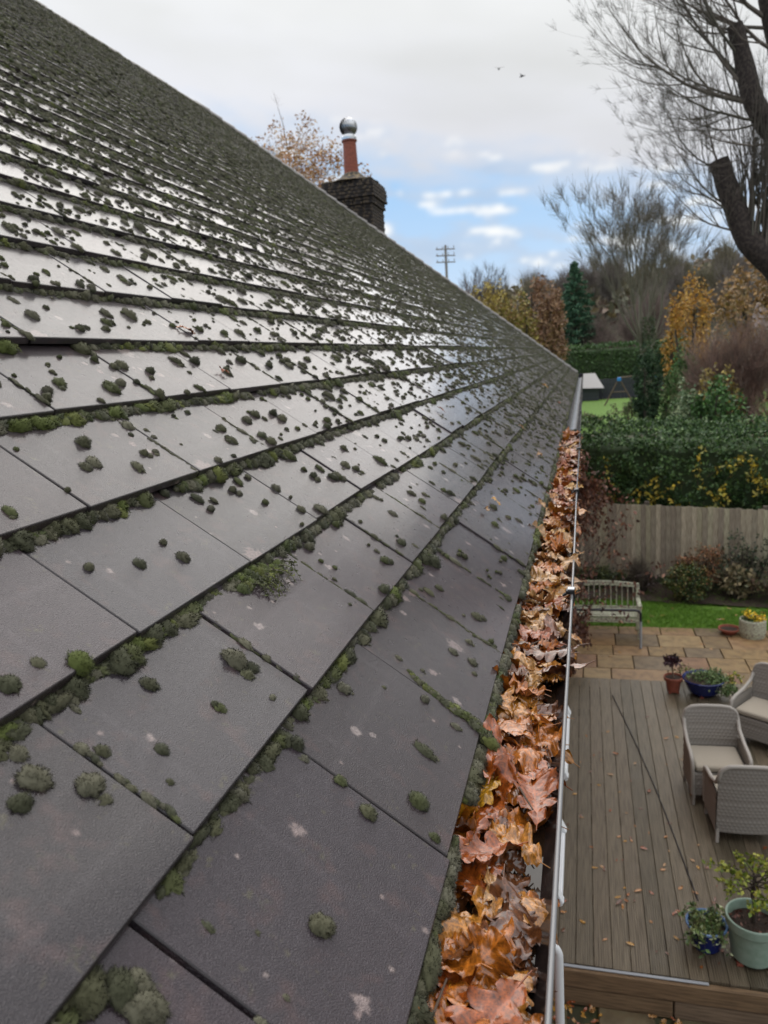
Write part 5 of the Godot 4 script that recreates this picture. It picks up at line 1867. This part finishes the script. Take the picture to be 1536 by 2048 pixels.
func make_trees() -> void:
	rng.seed = 1207
	var on := func(x: float, z: float) -> Vector3: return Vector3(x, land_y(x, z) - 0.1, z)
	# pollarded tree that leans in from beyond the fence
	var t := thing("pollarded_tree", "big pollarded tree with thick sawn stubs and a haze of bare twigs", "tree", Vector3(5.3, -0.35, -20.2))
	var g := Geo.new()
	var base := Vector3(5.3, -0.35, -20.2)
	var limbs := [
		[[Vector3(5.4, -0.4, -20.2), Vector3(5.2, 2.5, -20.2), Vector3(4.95, 5.0, -20.1), Vector3(4.75, 6.3, -20.1)], [0.55, 0.48, 0.44, 0.42]],
		[[Vector3(4.8, 6.0, -20.1), Vector3(4.15, 6.75, -20.0), Vector3(3.72, 7.15, -20.0), Vector3(3.48, 7.65, -20.0), Vector3(3.18, 8.45, -20.0), Vector3(3.0, 9.0, -20.0)], [0.42, 0.36, 0.31, 0.26, 0.235, 0.225]],
		[[Vector3(4.75, 6.2, -20.1), Vector3(4.8, 7.8, -20.2), Vector3(4.45, 9.0, -20.1), Vector3(4.0, 9.62, -20.0), Vector3(3.68, 10.2, -20.0), Vector3(3.48, 11.0, -20.0), Vector3(3.28, 11.75, -20.0)], [0.42, 0.38, 0.32, 0.27, 0.24, 0.20, 0.175]],
		[[Vector3(4.75, 7.5, -20.2), Vector3(4.7, 9.5, -20.5), Vector3(4.3, 11.2, -20.5), Vector3(4.02, 12.3, -20.4), Vector3(3.9, 13.6, -20.4)], [0.3, 0.27, 0.24, 0.21, 0.18]]]
	for l in limbs:
		var pts := PackedVector3Array()
		for q in l[0]: pts.append(q - base)
		var curve := Curve3D.new()
		for i in pts.size():
			var tg := (pts[mini(i + 1, pts.size() - 1)] - pts[maxi(i - 1, 0)]) * 0.16
			curve.add_point(pts[i], -tg, tg)
		var fine := PackedVector3Array()
		var rad := PackedFloat32Array()
		for i in 25:
			var f := i / 24.0
			fine.append(curve.sample_baked(curve.get_baked_length() * f))
			var rf: float = f * (l[1].size() - 1)
			var j := mini(int(rf), l[1].size() - 2)
			rad.append(lerpf(l[1][j], l[1][j + 1], rf - j) * (1.0 + 0.12 * noise.get_noise_1d(i * 1.7)))
		g.tube(fine, rad, 12)
	build(g, "trunk", mats.bark, t)
	# saw-cut faces
	for c in [[Vector3(3.0, 9.0, -20.0), Vector3(-0.3, 0.95, 0.1), 0.215], [Vector3(3.28, 11.75, -20.0), Vector3(-0.25, 0.96, 0.1), 0.165]]:
		var q := Geo.new()
		var d: Vector3 = c[1].normalized()
		q.stick(c[0] - base - d * 0.02, c[0] - base + d * 0.012, c[2], c[2] * 0.94, 12)
		build(q, "saw_cut", mats.timber, t)
	var cr := Geo.new()
	var tips: Array = []
	var browns := [Color(0.13, 0.11, 0.09), Color(0.11, 0.105, 0.08), Color(0.16, 0.135, 0.11)]
	var shoots := [
		[Vector3(3.55, 10.15, -20), Vector3(-1, 0.25, 0.1), 2.3, 0.075, 9], [Vector3(3.6, 10.3, -20), Vector3(-0.9, 0.75, 0.2), 2.4, 0.06, 8], [Vector3(3.5, 10.6, -20), Vector3(-0.8, 1.0, -0.3), 2.4, 0.06, 8],
		[Vector3(3.9, 9.7, -20), Vector3(-1, -0.05, 0.5), 2.2, 0.05, 8], [Vector3(3.45, 11.0, -20), Vector3(-0.9, 0.9, 0.4), 2.2, 0.05, 8], [Vector3(3.7, 10.1, -20), Vector3(-1, 0.45, -0.5), 2.3, 0.05, 8],
		[Vector3(4.0, 11.9, -20.4), Vector3(-0.9, 0.5, 0.3), 2.6, 0.07, 9], [Vector3(4.0, 12.2, -20.4), Vector3(-0.8, 0.9, 0.1), 2.6, 0.06, 9], [Vector3(4.1, 11.7, -20.4), Vector3(-1, 0.2, -0.3), 2.7, 0.06, 9], [Vector3(4.2, 11.2, -20.4), Vector3(-0.9, 0.35, 0.6), 2.5, 0.06, 9],
		[Vector3(3.45, 7.7, -20), Vector3(-0.9, 0.35, 0.3), 1.6, 0.04, 7], [Vector3(3.4, 7.9, -20), Vector3(-0.9, 0.6, -0.3), 1.7, 0.04, 7], [Vector3(3.05, 8.8, -20), Vector3(-0.9, 0.4, 0.1), 1.5, 0.035, 7], [Vector3(3.0, 8.9, -20), Vector3(-0.5, 0.9, 0.2), 1.5, 0.035, 7], [Vector3(3.6, 7.4, -20), Vector3(-1.0, 0.05, 0.4), 1.5, 0.04, 7],
		[Vector3(3.9, 9.7, -20), Vector3(-0.9, -0.35, 0.2), 1.8, 0.04, 7], [Vector3(4.2, 9.3, -20), Vector3(-0.7, -0.4, 0.5), 1.7, 0.04, 7], [Vector3(4.4, 12.6, -20.4), Vector3(-0.3, 1, 0.3), 2.2, 0.05, 8], [Vector3(4.4, 10.0, -20.2), Vector3(0.2, 1, 0.3), 2.2, 0.05, 8]]
	for s in shoots:
		cr.tint = browns[rng.randi() % 3]
		grow(cr, tips, s[0] - base, s[1].normalized(), s[2], s[3] * 0.75, 1, 3, {"kids": [0, s[4], 6], "open": 0.62, "from": 0.15, "up": 0.075, "wobble": 0.17, "taper": 0.35})
	for i in 46:
		var f := rng.randf()
		var o := Vector3(lerpf(3.55, 4.4, f), lerpf(7.4, 6.6, f), -20.0 + rnd(-0.15, 0.3))
		cr.tint = browns[rng.randi() % 3]
		grow(cr, tips, o - base, Vector3(rnd(-0.18, 0.1), 1, rnd(-0.15, 0.15)).normalized(), rnd(1.5, 2.6), rnd(0.02, 0.035), 2, 3, {"kids": [0, 0, 4], "open": 0.35, "from": 0.3, "up": 0.03, "wobble": 0.07, "taper": 0.4})
	build(cr, "crown", mats.twig, t)
	# fine twigs at the ends
	var pl: Array = []
	var cl := PackedColorArray()
	for q in tips:
		var y: Vector3 = (q[1] + Vector3(0, 0.3, 0) + ball() * 0.4).normalized()
		var x := y.cross(ball()).normalized()
		pl.append(Transform3D(Basis(x, y, x.cross(y)).scaled(Vector3.ONE * rnd(0.22, 0.45)), q[0]))
		cl.append(pick(browns, 0.2))
	scatter("twigs", sprays[1], mats.twig, pl, cl, t)
	# spreading bare tree with an ivy-clad trunk
	t = bare_tree("spreading bare tree with several pale stems rising from an ivy-clad trunk", on.call(3.75, -50.0), 5.2, 0.34, {"kids": [6, 6, 5], "open": 0.5, "from": 0.55, "up": 0.06, "wobble": 0.13, "shorter": 1.12}, 3, [Color(0.184, 0.172, 0.127), Color(0.161, 0.138, 0.115), Color(0.218, 0.196, 0.155)], 1.3, 2)
	var pts := PackedVector3Array()
	for i in 1500:
		var a := rnd(0, TAU)
		var y := rnd(0.2, 6.5)
		pts.append(Vector3(cos(a), 0, sin(a)) * (0.4 + 0.35 * rng.randf()) * (1.0 - y * 0.08) + Vector3(0, y, 0))
	foliage(t, "ivy", pts, 0.16, [Color(0.043, 0.072, 0.026), Color(0.065, 0.094, 0.036)], mats.leaf)
	conifer("tall dark green spruce standing beyond the far hedge", on.call(-0.9, -84.0), 13.6, 8.6, [Color(0.032, 0.090, 0.049), Color(0.043, 0.116, 0.058), Color(0.065, 0.138, 0.065)], "spruce")
	conifer("small distant spruce poking out of the golden trees", on.call(-7.5, -105.0), 9.5, 3.6, [Color(0.029, 0.065, 0.041)], "spruce")
	var lv: Material = mats.leaf
	shrub("copper_beech", "tall brown-leaved autumn tree beside the dark spruce", on.call(-3.3, -70.0), Vector3(4.2, 11.6, 4.0), 6500, 0.30, [Color(0.290, 0.167, 0.087), Color(0.232, 0.123, 0.072), Color(0.348, 0.217, 0.123)], "tree", 120, 5, lv, 0.16)
	shrub("hazel", "dull yellow autumn hazel rising above the roof edge", on.call(-7.6, -66.0), Vector3(4.8, 10.8, 4.0), 6000, 0.28, [Color(0.377, 0.290, 0.065), Color(0.290, 0.217, 0.065), Color(0.478, 0.377, 0.087)], "tree", 110, 7, lv, 0.18)
	shrub("field_maple", "yellow-green autumn tree between the hazel and the brown beech", on.call(-5.3, -64.0), Vector3(4.4, 9.8, 4.0), 5200, 0.28, [Color(0.348, 0.290, 0.065), Color(0.246, 0.203, 0.058), Color(0.290, 0.174, 0.072)], "tree", 100, 7, lv, 0.18)
	bare_tree("pinkish bare tree rising over the yellow hazel", on.call(-8.2, -78.0), 4.6, 0.2, {"kids": [5, 5, 4], "open": 0.5, "from": 0.4, "up": 0.08}, 3, [Color(0.184, 0.127, 0.092), Color(0.230, 0.161, 0.115)], 1.3, 2)
	bare_tree("faint bare tree beside the telegraph pole", on.call(-12.4, -95.0), 5.5, 0.2, {"kids": [5, 5, 4], "open": 0.45, "from": 0.4, "up": 0.08}, 3, [Color(0.115, 0.098, 0.092), Color(0.149, 0.127, 0.115)], 1.5, 2)
	for q in [[1.6, -83.0, 5.0, 9.6, "purple-brown leafless thicket in front of the dark spruce"], [5.5, -86.0, 4.0, 11.0, "grey-brown twiggy tree behind the ivy-clad trunk"], [-3.2, -82.0, 3.4, 7.5, "brown twiggy bush below the copper-coloured tree"]]:
		t = bare_tree(q[4], on.call(q[0], q[1]), q[3] * 0.34, 0.12, {"kids": [7, 6, 4], "open": 0.6, "from": 0.15, "up": 0.07}, 3, [Color(0.196, 0.144, 0.127), Color(0.241, 0.172, 0.144), Color(0.172, 0.138, 0.115)], q[3] * 0.16, 2, "thicket")
	shrub("clipped_cypress", "dark green clipped cypress column near the swing frame", on.call(3.35, -45.0), Vector3(1.9, 5.2, 1.9), 5200, 0.16, [Color(0.032, 0.072, 0.026), Color(0.043, 0.090, 0.032), Color(0.023, 0.052, 0.020)], "tree", 160, 3, mats.needle, 0.1)
	shrub("cypress_hedge", "tall green cypress with a rounded top beside the dark column", on.call(4.75, -41.0), Vector3(1.9, 5.2, 1.8), 5200, 0.16, [Color(0.065, 0.152, 0.032), Color(0.087, 0.189, 0.043), Color(0.043, 0.102, 0.026)], "tree", 160, 3, mats.needle, 0.1)
	shrub("young_cypress", "smaller green cypress in front of the rounded one", on.call(4.0, -39.0), Vector3(1.3, 4.2, 1.3), 3600, 0.15, [Color(0.072, 0.160, 0.036), Color(0.102, 0.189, 0.058), Color(0.145, 0.174, 0.072)], "tree", 120, 3, mats.needle, 0.12)
	shrub("laurel", "broad glossy green laurel rising above the dark hedge", on.call(4.75, -30.5), Vector3(2.1, 4.2, 1.8), 3200, 0.17, [Color(0.072, 0.167, 0.041), Color(0.109, 0.232, 0.058), Color(0.051, 0.109, 0.032)], "shrub", 90, 6)
	shrub("variegated_holly", "silvery green variegated holly beside the laurel", on.call(3.65, -31.0), Vector3(1.4, 4.0, 1.4), 2600, 0.14, [Color(0.145, 0.217, 0.102), Color(0.087, 0.145, 0.058), Color(0.319, 0.377, 0.203)], "shrub", 70, 5)
	shrub("golden_privet", "yellow-leaved privet above the laurel", on.call(5.15, -33.5), Vector3(2.0, 4.6, 1.6), 2000, 0.15, [Color(0.435, 0.334, 0.072), Color(0.319, 0.246, 0.072), Color(0.174, 0.145, 0.058)], "shrub", 60, 6)
	shrub("golden_birch", "weeping golden-orange autumn birch", on.call(5.45, -46.0), Vector3(3.2, 8.6, 2.8), 5600, 0.17, [Color(0.550, 0.319, 0.043), Color(0.522, 0.261, 0.043), Color(0.406, 0.246, 0.058)], "tree", 90, 5, lv, 0.2)
	for q in [[6.6, -34.0, 7.0, "rust-brown twiggy bush right of the golden birch"], [7.9, -31.0, 7.4, "purple-brown leafless bush at the end of the hedge"], [5.7, -36.0, 6.8, "olive-brown thicket behind the golden privet"]]:
		bare_tree(q[3], on.call(q[0], q[1]), q[2] * 0.33, 0.1, {"kids": [8, 6, 4], "open": 0.6, "from": 0.12, "up": 0.08}, 3, [Color(0.276, 0.172, 0.138), Color(0.310, 0.207, 0.149), Color(0.218, 0.161, 0.127)], q[2] * 0.15, 2, "thicket")
	shrub("brown_beech_hedge", "brown and green beech bush at the right end of the hedge", on.call(6.3, -27.5), Vector3(2.2, 4.2, 1.8), 2600, 0.15, [Color(0.189, 0.131, 0.058), Color(0.116, 0.131, 0.051), Color(0.232, 0.145, 0.072)], "shrub", 70, 6)
	shrub("autumn_oak_far", "orange-leaved tree on the slope behind the purple bushes", on.call(13.0, -62.0), Vector3(9, 11.5, 7), 6000, 0.35, [Color(0.377, 0.217, 0.072), Color(0.290, 0.174, 0.072), Color(0.246, 0.174, 0.087)], "tree", 110, 5, lv, 0.18)
	# oak beyond the chimney, thin brown leaves still on
	t = bare_tree("rounded oak with thin orange-brown leaves beyond the chimney", on.call(-15.2, -42.0), 7.6, 0.34, {"kids": [8, 7, 6], "open": 0.7, "from": 0.5, "up": 0.05, "shorter": 0.78}, 3, [Color(0.115, 0.086, 0.069), Color(0.149, 0.103, 0.069)], 0.9, 1, "oak_tree")
	foliage(t, "leaves", crown_points(7500, Vector3(0, 14.6, 0), Vector3(4.0, 3.9, 4.0), 260, 0.13, 0.3), 0.17, [Color(0.493, 0.275, 0.116), Color(0.406, 0.203, 0.087), Color(0.550, 0.377, 0.189)], lv)
	# woods on the hillside
	var wood_kinds := [["grey-brown bare tree in the wood on the hillside", [Color(0.196, 0.172, 0.149), Color(0.230, 0.196, 0.172)]], ["olive-brown tree in the wood on the hillside", [Color(0.218, 0.201, 0.115), Color(0.196, 0.167, 0.115)]]]
	for i in 34:
		var x := lerpf(-14.0, 44.0, (i + rng.randf()) / 34.0)
		var z := rnd(-95.0, -140.0)
		var k := i % 2
		bare_tree(wood_kinds[k][0], on.call(x, z), rnd(2.6, 3.6), 0.22, {"kids": [6, 5], "open": 0.6, "from": 0.3, "up": 0.1}, 2, wood_kinds[k][1], 3.0, 4, "hillside_tree", wood_kinds[k][0].replace("tree", "trees"))
	pts = PackedVector3Array()
	for i in 16000:
		var x := rnd(-45.0, 110.0)
		var z := rnd(-118.0, -190.0)
		pts.append(Vector3(x, land_y(x, z) + rnd(0.0, 5.5) * (0.6 + 0.4 * noise.get_noise_2d(x * 0.1, z * 0.1)), z))
	var w := foliage(self, "woodland", pts, 1.5, [Color(0.145, 0.123, 0.087), Color(0.123, 0.123, 0.072), Color(0.174, 0.123, 0.087), Color(0.203, 0.160, 0.072)], lv)
	tag(w, "far hillside wood that reads as one grey-brown mass", "wood", "", "stuff")
	var hs := thing("far_house", "pale rendered house glimpsed through trees on the hillside", "house", Vector3(21.5, land_y(21.5, -88.0) - 0.2, -88.0), -0.4)
	g = Geo.new()
	g.box(Vector3(0, 2.6, 0), Vector3(8, 5.2, 6), 0.02)
	build(g, "wall", mats.render_white, hs)
	g = Geo.new()
	g.quad(Vector3(-4.4, 5.0, 3.3), Vector3(4.4, 5.0, 3.3), Vector3(4.4, 7.6, 0), Vector3(-4.4, 7.6, 0), Vector3(0, 0.8, 0.6))
	g.quad(Vector3(-4.4, 5.0, -3.3), Vector3(4.4, 5.0, -3.3), Vector3(4.4, 7.6, 0), Vector3(-4.4, 7.6, 0), Vector3(0, 0.8, -0.6))
	build(g, "roof", mats.slate_roof, hs)
	for i in 3:
		g = Geo.new()
		g.box(Vector3(-2.4 + i * 2.4, 3.6, 3.01), Vector3(1.1, 1.2, 0.06), 0.02)
		build(g, "window", mats.black_metal, hs)
